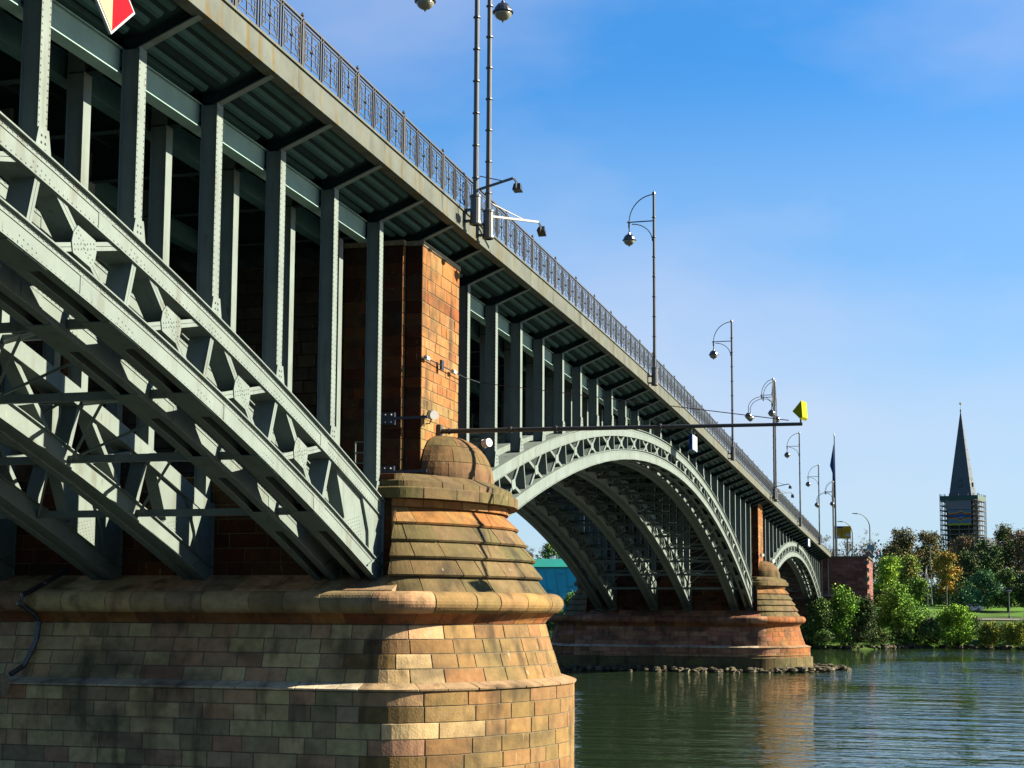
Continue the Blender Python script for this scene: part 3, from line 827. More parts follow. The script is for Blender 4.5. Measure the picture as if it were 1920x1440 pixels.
    while z < 11.2:
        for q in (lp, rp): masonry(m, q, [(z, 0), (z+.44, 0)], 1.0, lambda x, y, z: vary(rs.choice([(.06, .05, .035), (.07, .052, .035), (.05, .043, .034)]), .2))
        z += .44
    m.box(-1.48, 1.48, 3.7, 14.3, 4.1, 11.3)
    P(m, 'cross_wall', ['stone', 'mortar_dark'])
    m = MB(); m.box(-4.5, 4.5, 1.3, 16.7, .3, 4.15); P(m, 'core', 'mortar_dark')
    GREY, OCH = keep
    return root
p1 = make_pier()
p1.location = (PX[0], 9, 0)
tag(p1, 'large nearest sandstone pier with rounded nose of stepped courses and tall orange pilaster', 'pier', 'stone piers of the bridge')
p2 = make_pier(True); tag(p2, None, None, 'stone piers of the bridge'); p2.location = (PX[1], 9, -1.05)
tag(p2, 'smaller second sandstone pier standing farther out in the river on a ring of rocks', 'pier')
# second pier shows an extra footing course above the water
m = MB(); pp2 = pier_path()
masonry(m, pp2, [(-3.15, 1.06), (-3.05, 1.12), (-2.95, .9)], 1.3, flankcol)
masonry(m, pp2, [(-4.55, 1.30), (-3.30, 1.28), (-3.22, 1.05)], 1.4, lambda x, y, z: vary(rs.choice([(.12, .10, .04), (.10, .085, .04), (.13, .10, .045)]), .15))
fo = m.build('footing', ['stone', 'mortar_dark'], p2, loc=(0, -9, 0))

# abutment on the far bank
ab = tag(empty('abutment', (186, 6, -1)), 'reddish stone bridge abutment block with a railed terrace on the far bank', 'abutment')
m = MB()
def abcol(x, y, z):
    return vary(rs.choice([(.20, .085, .065), (.17, .07, .055), (.22, .10, .08), (.14, .057, .048)]), .12)
apth = Path([(184.2, 20, -1, 0), (184.2, -5.3, -1, 0), (184.2+.01, -5.35, 0, -1), (204, -5.35, 0, -1)])
z = -3.0
while z < 7.7:
    masonry(m, apth, [(z, 0), (z+.5, 0)], 1.2, abcol); z += .5
m.cur = 1; m.box(184.3, 204, -5.3, 20, -4, 7.95)
m.build('wall', ['pinkstone', 'mortar_dark'], ab)
m = MB(); m.box(184.0, 204.2, -5.55, 1.4, 8.0, 8.22); m.build('coping', 'fascia', ab)
m = MB()
for i in range(9): m.box(184.35+i*0, 184.75, -5.6+.0, -5.36, -3+i*1.25, -3+i*1.25+.7)
m.build('quoins', 'capping', ab)
m = MB()
for yy in frange(-5.4, 1.3, 28): m.box(184.1, 184.13, yy-.012, yy+.012, 8.22, 9.2)
m.box(184.08, 184.15, -5.42, 1.35, 9.2, 9.25); m.box(184.08, 184.15, -5.42, 1.35, 8.4, 8.43)
for xx in frange(184.1, 204, 30): m.box(xx-.012, xx+.012, -5.43, -5.40, 8.22, 9.2)
m.box(184.1, 204, -5.44, -5.38, 9.2, 9.26)
m.build('railing', 'railing', ab)
m = MB()
for (x0, z0, z1) in ((183.2, -2, 7.6),):
    for yy in (1.35, .4):
        m.box(184.0, 184.19, yy-.09, yy+.09, 2.4, 7.9)
    m.box(183.9, 184.19, -.1, 1.7, 2.2, 2.4)
m.build('pilaster_strips', 'pinkstone', ab)

# ------------------------------------------------------------------ water, ground
WZ = -5.6
wm = bpy.data.materials.new('river_water'); wm.use_nodes = True
n = wm.node_tree; b = n.nodes['Principled BSDF']
b.inputs['Base Color'].default_value = (0.010, 0.020, 0.009, 1); b.inputs['Roughness'].default_value = 0.03; b.inputs['IOR'].default_value = 1.45
geo = n.nodes.new('ShaderNodeNewGeometry')
prev = None
for sc, st, wt in ((0.22, (2.2, 0.6, 1), 1.0), (0.9, (2.0, 0.8, 1), 0.36), (3.0, (1.6, 0.9, 1), 0.08)):
    mpn = n.nodes.new('ShaderNodeMapping'); mpn.inputs['Scale'].default_value = st; mpn.inputs['Rotation'].default_value = (0, 0, 0.25)
    n.links.new(geo.outputs['Position'], mpn.inputs[0])
    nn = n.nodes.new('ShaderNodeTexNoise'); nn.inputs['Scale'].default_value = sc; nn.inputs['Detail'].default_value = 1; nn.inputs['Distortion'].default_value = 0.4
    n.links.new(mpn.outputs[0], nn.inputs['Vector'])
    ml = n.nodes.new('ShaderNodeMath'); ml.operation = 'MULTIPLY'; ml.inputs[1].default_value = wt
    n.links.new(nn.outputs['Fac'], ml.inputs[0])
    if prev:
        ad = n.nodes.new('ShaderNodeMath'); ad.operation = 'ADD'; n.links.new(prev.outputs[0], ad.inputs[0]); n.links.new(ml.outputs[0], ad.inputs[1]); prev = ad
    else: prev = ml
# ruffled and calm patches of the river
nn = n.nodes.new('ShaderNodeTexNoise'); nn.inputs['Scale'].default_value = 0.035; nn.inputs['Detail'].default_value = 2
n.links.new(geo.outputs['Position'], nn.inputs['Vector'])
mr = n.nodes.new('ShaderNodeMapRange'); mr.inputs[1].default_value = .4; mr.inputs[2].default_value = .6; mr.inputs[3].default_value = .35; mr.inputs[4].default_value = 1.0
n.links.new(nn.outputs['Fac'], mr.inputs[0])
bp = n.nodes.new('ShaderNodeBump'); bp.inputs['Distance'].default_value = 0.22
n.links.new(mr.outputs[0], bp.inputs['Strength'])
n.links.new(prev.outputs[0], bp.inputs['Height']); n.links.new(bp.outputs[0], b.inputs['Normal'])
M['water'] = wm
m = MB(); n0 = 0
m.v = [(-3000, -4000, WZ), (4000, -4000, WZ), (4000, 4000, WZ), (-3000, 4000, WZ)]; m.face([0, 1, 2, 3])
tag(m.build('river_water', 'water'), kind='structure')

shore = [(150, -4000), (152, -900), (160, -300), (168, -130), (176, -60), (184, -34), (190, -26), (194, -18.5), (191, -11), (182, -6), (179, 3), (180, 20), (198, 34), (260, 50), (318, 74), (335, 140), (350, 400), (360, 4000)]
sh2 = []
for (a, b_) in zip(shore[:-1], shore[1:]):
    L_ = math.hypot(b_[0]-a[0], b_[1]-a[1]); k = max(1, min(14, int(L_/4)))
    for i in range(k): sh2.append((a[0]+(b_[0]-a[0])*i/k, a[1]+(b_[1]-a[1])*i/k))
sh2.append(shore[-1])
def strip(name, mt, prof, kind='structure', jag=0.5):
    m = MB(); rr = random.Random(3); w_ = len(prof)
    for (x, y) in sh2:
        for d, z in prof:
            j = rr.uniform(-jag, jag) if 0 < d < 40 else 0
            m.v.append((x+d+j, y-d*.25*(1 if d < 100 else 0), z+j*.25))
    for i in range(len(sh2)-1):
        for q in range(w_-1): a = i*w_+q; m.face([a, a+1, a+w_+1, a+w_])
    return tag(m.build(name, mt, smooth=True), kind=kind)
GZ = [(-8, -7.5), (0, WZ-.05), (3, -4.6), (7, -3.0), (11, -1.5), (16, -1.15), (28, -.7), (45, .6), (90, 2.2), (400, 3), (5000, 3)]
strip('ground', 'grass', GZ)
m = MB()
for i, (x, y) in enumerate(sh2): m.v += [(x+12.5, y-3.2, -1.28), (x+16, y-4.1, -1.08)]
for i in range(len(sh2)-1): m.face([2*i, 2*i+1, 2*i+3, 2*i+2])
tag(m.build('riverside_path', 'path'), kind='structure')

# rocks
def rocks(name, pts, n, r0, r1, zf, seed, label=None):
    rr = random.Random(seed); m = MB()
    for i in range(n):
        t = rr.random()*(len(pts)-1); k = int(t); f = t-k
        x = pts[k][0]+(pts[k+1][0]-pts[k][0])*f; y = pts[k][1]+(pts[k+1][1]-pts[k][1])*f
        x += rr.gauss(0, pts[k][2]); y += rr.gauss(0, pts[k][2]); z = zf+rr.uniform(-.15, .25)
        r_ = rr.uniform(r0, r1); sx, sy, sz = rr.uniform(.7, 1.3), rr.uniform(.7, 1.3), rr.uniform(.5, .9); ro = rr.random()*6.28
        base = len(m.v)
        for la in (-60, -10, 40):
            for lo in range(6):
                a = lo*math.pi/3+la*.01+ro; c = math.cos(R(la))*rr.uniform(.8, 1.15)
                m.v.append((x+r_*sx*c*math.cos(a), y+r_*sy*c*math.sin(a), z+r_*sz*math.sin(R(la))*rr.uniform(.85, 1.15)))
        m.v.append((x+rr.uniform(-.2, .2)*r_, y, z+r_*sz*.95))
        for q in range(2):
            for lo in range(6): l2 = (lo+1) % 6; m.face([base+q*6+lo, base+q*6+l2, base+(q+1)*6+l2, base+(q+1)*6+lo])
        for lo in range(6): m.face([base+12+lo, base+12+(lo+1) % 6, base+18])
    o = m.build(name, 'rock'); tag(o, label, 'rocks' if label else None, kind='stuff'); return o
ring = []
for i in range(60):
    x_, y_ = pp2.at(pp2.L*i/59, 2.1); ring.append((x_+PX[1], y_, .75))
rocks('riprap', ring, 1100, .07, .46, WZ+.05, 5, 'ring of dark and pale riprap rocks around the foot of the second pier')
rocks('riprap', [(PX[1]-1, -3.6, .7), (PX[1]+1, -5.6, .5), (PX[1]+2, -6.2, .4)], 60, .1, .45, WZ+.1, 6, 'low spur of wet rocks trailing from the nose of the second pier')
rocks('shore_rocks', [(x+.8, y, .7) for x, y in sh2 if -60 < y < 80], 1100, .2, .6, WZ+.15, 8, 'line of loose stones along the waterline of the far bank')

# ------------------------------------------------------------------ lamps on the bridge
def arc(p0, p1, kind, n=10):             # quarter ellipse between two (r, z) points; 'h' leaves p0 level, 'v' leaves it upright
    out = []
    for i in range(n+1):
        t = math.pi/2*i/n
        if kind == 'h': out.append((p0[0]+(p1[0]-p0[0])*math.sin(t), p1[1]+(p0[1]-p1[1])*math.cos(t)))
        else: out.append((p1[0]+(p0[0]-p1[0])*math.cos(t), p0[1]+(p1[1]-p0[1])*math.sin(t)))
    return out
def lamp_head(root, x, y, z):
    m = MB(); m.tube([(x, y, z+.95), (x, y, z+.35)], .035, 8)
    m.lathe([(.03, z+.42), (.07, z+.38), (.08, z+.33), (.20, z+.27), (.30, z+.14), (.335, z+.02)], x, y, 16)
    m.lathe([(.335, z+.02), (.385, z+.0), (.385, z-.035), (.33, z-.04)], x, y, 16)
    h = m.build('lamp_shade', 'lampmetal', root, smooth=False, loc=(0, 0, 0))
    m = MB(); m.lathe([(.33, z-.041), (.31, z-.13), (.24, z-.23), (.13, z-.30), (.045, z-.33), (.03, z-.39), (.01, z-.40)], x, y, 16)
    m.build('globe', 'glass', h, smooth=True, loc=(0, 0, 0))
def arm_pts(d, pr): return [(d[0]*r_, d[1]*r_, z) for r_, z in pr]
def make_lamp(label, x, zbase, ztop, dirs, double, r=.10, sleeve=.17, group='lamps along the bridge railing'):
    root = tag(empty('street_lamp', (x, -.36, zbase)), label, 'street lamp', group)
    H = ztop-zbase
    m = MB(); m.tube([(0, 0, 0), (0, 0, H*.35), (0, 0, H)], r, 12, r*.72)
    z = 1.6
    while z < H-.8: m.lathe([(r*.9, z), (r*1.22, z+.01), (r*1.22, z+.05), (r*.9, z+.06)], 0, 0, 10); z += 1.12
    m.lathe([(r*.7, H), (r*1.1, H+.03), (r*.9, H+.12), (.02, H+.17)], 0, 0, 10)
    m.build('pole', 'pole', root, loc=(0, 0, 0))
    m = MB(); m.lathe([(sleeve*.8, .0), (sleeve, .03), (sleeve, .95), (sleeve*1.12, .96), (sleeve*1.12, 1.02), (r, 1.06)], 0, 0, 14)
    m.lathe([(sleeve*1.1, .02), (sleeve*1.15, .06), (sleeve*1.1, .12)], 0, 0, 14)
    m.box(-.06, .06, 0, .38, .12, .2); m.box(-.06, .06, 0, .38, .5, .58)
    m.build('sleeve', 'pole', root, loc=(0, 0, 0))
    for d in dirs:
        m = MB(); zb = H-1.5; hx2 = 2.4 if d[1] else 1.65
        if not double:
            m.tube(arm_pts(d, arc((0, H), (1.4, zb), 'h')), .03, 6)
            m.tube([(0, 0, zb), (d[0]*1.52, d[1]*1.52, zb)], .035, 6)
            m.tube(arm_pts(d, arc((1.25, zb-.12), (.09, zb-1.15), 'h')), .028, 6)
            m.lathe([(.02, zb+.08), (.06, zb+.05), (.06, zb-.3), (.03, zb-.36)], d[0]*1.4, d[1]*1.4, 8)
            hx, hz = 1.4, zb-1.0
        else:
            m.tube(arm_pts(d, arc((0, H), (1.12, zb), 'h')), .03, 6)
            m.tube([(0, 0, zb), (d[0]*1.25, d[1]*1.25, zb)], .035, 6)
            m.tube(arm_pts(d, arc((1.12, zb-.15), (hx2, zb-1.2), 'h')), .03, 6)
            m.tube(arm_pts(d, arc((1.12, zb-.15), (.09, zb-1.15), 'h')), .028, 6)
            m.lathe([(.02, zb+.08), (.06, zb+.05), (.06, zb-.3), (.03, zb-.36)], d[0]*1.12, d[1]*1.12, 8)
            hx, hz = hx2, zb-2.0
        m.build('arm', 'pole', root, loc=(0, 0, 0))
        lamp_head(root, d[0]*hx, d[1]*hx, hz)
    return root
S1 = [(34.0, 23.05), (67.2, 22.1), (127.0, 20.35), (156.6, 19.4)]
names = ['tall grey single-arm lamp, nearest of those rising from the railing over the middle arch',
         'single-arm grey lamp on the railing between the nearest single lamp and the yellow marker',
         'thin single-arm lamp on the railing just right of the yellow marker',
         'small thin single-arm lamp on the railing left of the blue flag']
for (x, zt), nm in zip(S1, names): make_lamp(nm, x, zd(x)+.0, zt, [(0, 1)], False)
for i, px_ in enumerate(PX):
    zt = [25.0, 22.25, 19.6][i]
    wh = ['above the nearest pier', 'above the second pier', 'at the far abutment'][i]
    make_lamp('left one of the twin lamp posts with hooped arms '+wh, px_-.85, zd(px_)+(.22), zt, [(0, 1), (-1, 0)], True, .105, .18, 'twin lamps over the piers')
    make_lamp('right one of the twin lamp posts with hooped arms '+wh, px_+.65, zd(px_)+(.10), zt, [(0, 1), (1, 0)], True, .105, .18, 'twin lamps over the piers')
# floodlights on arms below the twin lamps
def flood(label, p, q, tilt):
    root = tag(empty('floodlight', p), label, 'floodlight', 'floodlights on arms over the piers')
    v = Vector(q)-Vector(p)
    m = MB(); m.beam((0, 0, 0), v, .07, .07); m.beam((0, 0, .45), v*.72, .03, .03)
    m.build('arm', 'pole', root, loc=(0, 0, 0))
    m = MB(); c = v+Vector((.1, -.12, -.28))
    a = Matrix.Rotation(tilt, 3, 'Y'); pts = []
    for (x, y, z) in ((-.24, -.2, -.2), (.24, -.2, -.2), (.24, .2, -.2), (-.24, .2, -.2), (-.16, -.15, .12), (.16, -.15, .12), (.16, .15, .12), (-.16, .15, .12)):
        pts.append(c+a@Vector((x, y, z))*.72)
    m.hexa(pts); h = m.build('housing', 'black', root, loc=(0, 0, 0))
    m = MB(); m.beam(v, c+Vector((0, 0, .1)), .05, .05); m.beam(c+Vector((-.28, 0, 0)), c+Vector((.28, 0, 0)), .03, .2); m.build('yoke', 'pole', h, loc=(0, 0, 0))
for i, px_ in enumerate(PX[:2]):
    z = zd(px_)+1.45; wh = ['nearest', 'second'][i]
    flood('box floodlight on the upper dark arm over the %s pier, left of its pair' % wh, (px_-.85, -.5, z), (px_-1.1, -1.75, z+.22), .1)
    flood('box floodlight on the lower pale arm over the %s pier, right of its pair' % wh, (px_+.65, -.5, z-.55), (px_+2.5, -1.65, z-.35), .5)

# ------------------------------------------------------------------ navigation boom and marks
boom = tag(empty('navigation_boom', (1.05, .95, 5.95)), 'long thin steel boom reaching from the nearest pier with a yellow marker at its tip', 'boom')
B0v, B1v = Vector((0, 0, 0)), Vector((-.05, -11.98, -.10))
m = MB(); m.tube([B0v+(B1v-B0v)*(i/8) for i in range(9)], .085, 10, .055)
for f in (.02, .2, .33, .62): p = B0v+(B1v-B0v)*f; m.tube([p, p+(B1v-B0v).normalized()*.06], .11, 10)
m.build('pole', 'boom', boom, loc=(0, 0, 0))
m = MB(); m.tube([B1v+Vector((0, .05, 0)), B1v+Vector((0, .05, .17))], .03, 8); m.build('marker_stub', 'black', boom, loc=(0, 0, 0))
m = MB(); yb = B1v.y
poly = [(yb+.30, .40), (yb+.02, .74), (yb-.01, .22+.0), (yb+.06, .15)]
k0 = Vector((-.15, 0, -.1)); k1 = Vector((.42, -.12, -.1))
for q, off in ((0, k0), (1, k1)):
    for (y, z) in poly: m.v.append((off.x, y+off.y, z+off.z))
m.face([0, 1, 2, 3]); m.face([7, 6, 5, 4])
for i in range(4): j = (i+1) % 4; m.face([j, i, 4+i, 4+j])
m.build('yellow_marker', 'yellow', boom, loc=(0, 0, 0))
m = MB(); m.box(-.12, .12, .0, .16, -.22, .22); m.build('hinge', 'boom', boom, loc=(0, 0, 0))
for z, nm in ((6.15, 'upper'), (4.4, 'lower')):
    c = tag(empty('wall_bracket', (-.95, 1.7, z)), '%s dark blue bolted bracket round the shaded corner of the nearest pilaster' % nm, 'bracket', 'brackets on the nearest pilaster')
    m = MB(); m.box(-.16, -.03, .15, .75, -.2, .2)
    m.build('plate', 'blue', c, loc=(0, 0, 0))
    m = MB(); m.beam((-.12, .5, .0), (-.06, -.95, .03), .07, .09); m.build('arm', 'blue', c, loc=(0, 0, 0))
    m = MB()
    for yy in (.25, .45, .65):
        for zz in (-.12, .12): m.lathe([(.025, zz-.02), (.025, zz+.02)], -.19, yy, 6)
    m.build('bolts', 'white', c, loc=(0, 0, 0))
# red and white diamond
dm = tag(empty('navigation_sign', (-22.72, -.45, 11.27)), 'red and white diamond board hanging below the deck edge at the near end', 'sign')
m = MB(); m.prism([(0, -.72), (.82, 0), (0, .72), (-.82, 0)], -.02, .03); m.build('board', 'whitesign', dm, loc=(0, 0, 0))
m = MB(); m.prism([(.0, -.655), (.745, 0), (0, .655)], -.032, -.021); m.build('red_half', 'red', dm, loc=(0, 0, 0))
m = MB(); m.prism([(-.004, -.655), (-.004, .655), (-.745, 0)], -.032, -.021); m.build('cream_half', 'cream', dm, loc=(0, 0, 0))
m = MB(); m.box(-.03, .03, .032, .07, -.5, 1.9); m.beam((0, .05, 1.5), (0, .48, 1.6), .05, .05); m.beam((0, .05, 1.8), (0, .48, 1.8), .05, .05); m.build('hanger', 'black', dm, loc=(0, 0, 0))
# white boards hung under the deck in mid span
for (x0, x1, z0, z1, t) in ((49.9, 51.9, 10.45, 11.42, 'white rectangular board hung under the deck above the crown of the middle arch'), (142.5, 145.4, 8.05, 8.95, 'small blue-edged white board hung under the deck above the far arch')):
    c = tag(empty('hanging_board', ((x0+x1)/2, .05, z0)), t, 'sign')
    hx = (x1-x0)/2; m = MB(); m.box(-hx, hx, -.02, .0, 0, z1-z0); m.build('face', 'whitesign', c, loc=(0, 0, 0))
    m = MB(); m.box(-hx-.03, hx+.03, .002, .22, -.03, z1-z0+.03); m.build('case', 'signblue', c, loc=(0, 0, 0))
    m = MB()
    for s_ in (-.6, .6): m.box(s_*hx-.03, s_*hx+.03, .08, .14, z1-z0+.03, z1-z0+1.2)
    m.build('hangers', 'steel', c, loc=(0, 0, 0))
# round white wall lights on the piers
def wall_light(x, y, z, label, aim=(-.75, -.6, -.15)):
    r_ = tag(empty('wall_light', (x, y, z)), label, 'wall light', 'round white lights on the piers')
    d = Vector(aim).normalized()
    m = MB(); m.tube([-d*.04, d*.17, d*.215, d*.235], .15, 14); 
    m.build('drum', 'white', r_, loc=(0, 0, 0)); m = MB(); m.tube([-d*.08, -d*.04], .165, 14); m.tube([d*.0-Vector((0, 0, .0)), Vector((.12, .22, -.08))], .03, 6); m.tube([d*.1, Vector((.05, .1, -.28)), Vector((.1, .25, -.28))], .02, 6)
    m.build('mount', 'black', r_, loc=(0, 0, 0))
for i, px_ in enumerate(PX[:2]):
    d = -1.05*i; wh = ['nearest', 'second'][i]; q = px_-1.33
    wall_light(q-.35, .82, 6.33+d, 'upper round white light on the pilaster corner of the %s pier' % wh)
    wall_light(q-.42, .82, 4.55+d, 'lower round white light beside the domed cap of the %s pier' % wh)
    wall_light(q+4.1, .35, 5.85+d, 'round white light right of the pilaster of the %s pier under the boom' % wh if i == 0 else 'round white light right of the pilaster of the second pier', (-.5, -.85, .1))
# stay cable with insulators
cb = tag(empty('stay_cable', (-.7, .95, 8.2)), 'thin wire with white insulators across the sunlit pilaster to the tip of the boom', 'cable')
o_ = Vector(cb.location)
pa = [Vector((-.7, .98, 8.2)), Vector((3.4, .92, 8.15)), Vector((4.6, .7, 8.12)), Vector((1.0, -10.6, 5.98))]
m = MB(); m.tube([p-o_ for p in pa[:3]], .018, 5); m.tube([pa[2]-o_, pa[3]-o_], .015, 5); m.build('wire', 'black', cb, loc=(0, 0, 0))
for f in (.05, .72): p = pa[0]+(pa[1]-pa[0])*f-o_; m = MB(); m.tube([p+Vector((-.14, 0, 0)), p+Vector((-.06, 0, 0)), p+Vector((.1, 0, 0)), p+Vector((.16, 0, -.01))], .075, 8); m.build('insulator', 'white', cb, loc=(0, 0, 0))
p = pa[0]+(pa[1]-pa[0])*.42-o_; m = MB(); m.box(p.x-.12, p.x+.12, p.y-.04, p.y+.04, -.17, .17); m.build('clamp', 'black', cb, loc=(0, 0, 0))
# small ladder on the bearing ledge
ld = tag(empty('ladder', (-3.2, 2.2, 4.2)), 'short white-edged steel ladder standing on the pier ledge behind the last column', 'ladder')
m = MB()
for yy in (-.16, .16): m.box(-.02, .02, yy-.02, yy+.02, 0, .98)
m.build('rails', 'steel', ld, loc=(0, 0, 0)); m = MB()
for zz in (.3, .62, .96): m.box(-.015, .015, -.16, .16, zz-.018, zz+.018)
m.build('rungs', 'steel', ld, loc=(0, 0, 0))
# pipes on the shaded flank
dp = tag(empty('drain_pipe', (-4.7, 12.5, .9)), 'crooked black drain pipe running down the shaded flank of the nearest pier', 'pipe')
o_ = Vector(dp.location)
pl = [(-3.6, 12.1, 1.2), (-4.5, 12.35, .75), (-5.3, 12.62, .35), (-5.34, 12.66, .1), (-4.95, 12.4, -.22), (-4.75, 12.35, -.5), (-4.85, 12.34, -1.0), (-4.95, 12.45, -1.4), (-5.1, 12.62, -1.85), (-5.5, 12.8, -2.1)]
m = MB(); m.tube([Vector(p)-o_ for p in pl], .085, 8); m.build('pipe', 'black', dp, loc=(0, 0, 0)); m = MB()
for i in (1, 3, 5, 7): p = Vector(pl[i])-o_; m.tube([p+Vector((0, 0, -.04)), p+Vector((0, 0, .04))], .125, 8)
m.build('pipe_collars', 'boom', dp, loc=(0, 0, 0))
hp = tag(empty('water_main', (-5.9, 12.8, -2.4)), 'blue-black horizontal pipe with a pale end flange along the ledge at the left edge', 'pipe')
m = MB(); m.tube([(0, .05, 0), (0, 6.3, 0)], .27, 14); m.build('pipe', 'blue', hp, loc=(0, 0, 0))
m = MB(); m.tube([(0, -.04, 0), (0, .08, 0)], .34, 16); m.build('flange', 'capping', hp, loc=(0, 0, 0))
# level board on the second pier
lb = tag(empty('level_board', (94.0-.6, 12.7, -2.0)), 'small white L-shaped board on the shaded flank of the second pier', 'board')
lbm = MB(); lbm.box(-.08, .0, -.25, .15, .35, 1.15); lbm.box(-.08, 0, .152, .95, .35, .62); lbm.build('board', 'whitesign', lb, loc=(0, 0, 0))
lbm = MB(); lbm.box(-.07, .0, .96, 3.2, .4, .48); lbm.build('arm', 'blue', lb, loc=(0, 0, 0))

# ------------------------------------------------------------------ foliage
def foliage(mb, blobs, n, leaf, cols, rr, flat=.0):
    n = int(n*3.0); tot = sum(b_[3]*b_[4] for b_ in blobs)
    for (cx, cy, cz, rx, rz) in blobs:
        k = int(n*rx*rz/tot)
        ncl = max(5, k//34)
        base = rr.choice(cols)
        for c in range(ncl):
            u_, th = rr.uniform(-1, 1), rr.uniform(0, 6.283); q = math.sqrt(1-u_*u_)
            rad = rr.uniform(.55, 1.06)
            px_, py_, pz_ = cx+rx*rad*q*math.cos(th), cy+rx*rad*q*math.sin(th), cz+rz*rad*u_
            tone = rr.uniform(.6, 1.35); base = rr.choice(cols)
            cr_ = rr.uniform(.6, 1.3)*leaf*2.6
            for l_ in range(k//ncl):
                x, y, z = px_+rr.gauss(0, cr_*.5), py_+rr.gauss(0, cr_*.5), pz_+rr.gauss(0, cr_*.4)
                a = Vector((rr.gauss(0, 1), rr.gauss(0, 1), rr.gauss(0, 1)-.2)).normalized()
                b_ = a.orthogonal().normalized(); b_.rotate(Matrix.Rotation(rr.random()*6.28, 3, a)); c_ = a.cross(b_)
                s_ = leaf*.68*rr.uniform(.5, 1.1); i0 = len(mb.v)
                for (e, f) in ((-1, 0), (0, -.6), (1, 0), (0, .6)): mb.v.append((x+(b_.x*e+c_.x*f)*s_, y+(b_.y*e+c_.y*f)*s_, z+(b_.z*e+c_.z*f)*s_))
                t2 = tone*rr.uniform(.8, 1.2); mb.col = tuple(q_*t2 for q_ in base)
                mb.face([i0, i0+1, i0+2, i0+3])
BR = [(.13, .21, .02), (.10, .17, .025), (.15, .23, .03)]
GR = [(.055, .10, .022), (.045, .085, .02), (.075, .12, .028)]
DK = [(.022, .042, .016), (.03, .05, .018), (.038, .05, .02)]
BL = [(.035, .085, .045), (.04, .10, .04), (.05, .11, .05)]
AU = [(.22, .13, .03), (.16, .14, .03), (.10, .13, .03), (.26, .17, .03)]
BN = [(.10, .065, .04), (.07, .055, .032), (.12, .08, .045), (.055, .06, .03)]
def branches(m, p, d, l, r_, lvl, rr):
    q = p+d*l; m.tube([p, (p+q)/2+Vector((rr.uniform(-.05, .05)*l, rr.uniform(-.05, .05)*l, 0)), q], r_, 5, r_*.6)
    if lvl == 0: return
    for i in range(3 if lvl > 1 else 4):
        e = (d+Vector((rr.uniform(-.8, .8), rr.uniform(-.8, .8), rr.uniform(-.15, .55)))).normalized()
        branches(m, p+(q-p)*rr.uniform(.55, 1), e, l*rr.uniform(.6, .8), r_*.55, lvl-1, rr)
def tree(name, label, cat, px, pyb, pyt, hw, depth, cols, n=1500, leaf=.32, nb=7, seed=0, trunk=True, group=None, bare=0):
    rr = random.Random(seed*31+px)
    b0 = at(px, pyb, depth); top = at(px, pyt, depth).z; H = top-b0.z; rw = hw*depth/FPX
    root = tag(empty(name, b0), label, cat, group)
    if trunk:
        m = MB()
        if bare: branches(m, Vector((0, 0, -.5)), Vector((0, 0, 1)), H*.36, rw*.07+.06, 4, rr)
        else:
            m.tube([(0, 0, -1), (.1, 0, H*.35), (0, .1, H*.7)], max(.12, rw*.07), 7, .06)
            for i in range(5):
                a = rr.random()*6.28; z = H*rr.uniform(.25, .5); m.tube([(0, 0, z), (rw*.5*math.cos(a), rw*.5*math.sin(a), z+H*.25)], .09, 5, .03)
        m.build('trunk', 'bark', root, loc=(0, 0, 0))
    m = MB(); blobs = []
    z0 = H*(.10 if trunk else .02)
    for i in range(nb):
        a = rr.random()*6.28; q = rr.uniform(0, .62)*rw; t = rr.random()
        zc = z0+(H-z0)*(.15+.72*t); k = (1-.45*abs(t-.4)*1.4)*rr.uniform(.36, .6)
        rr_ = rw*k; rz = min(rr_*rr.uniform(.7, 1.0), (H-zc)*1.0, max(.5, zc))
        blobs.append((q*math.cos(a), q*math.sin(a), zc, rr_, max(rz, .4)))
    blobs.append((0, 0, H-rw*.35, rw*.42, rw*.35))
    if not bare: foliage(m, blobs, n, leaf, cols, rr)
    else: foliage(m, blobs, n, leaf*.6, cols, rr)
    m.build('crown' if trunk else 'foliage', 'leaf', root, loc=(0, 0, 0))
    return root
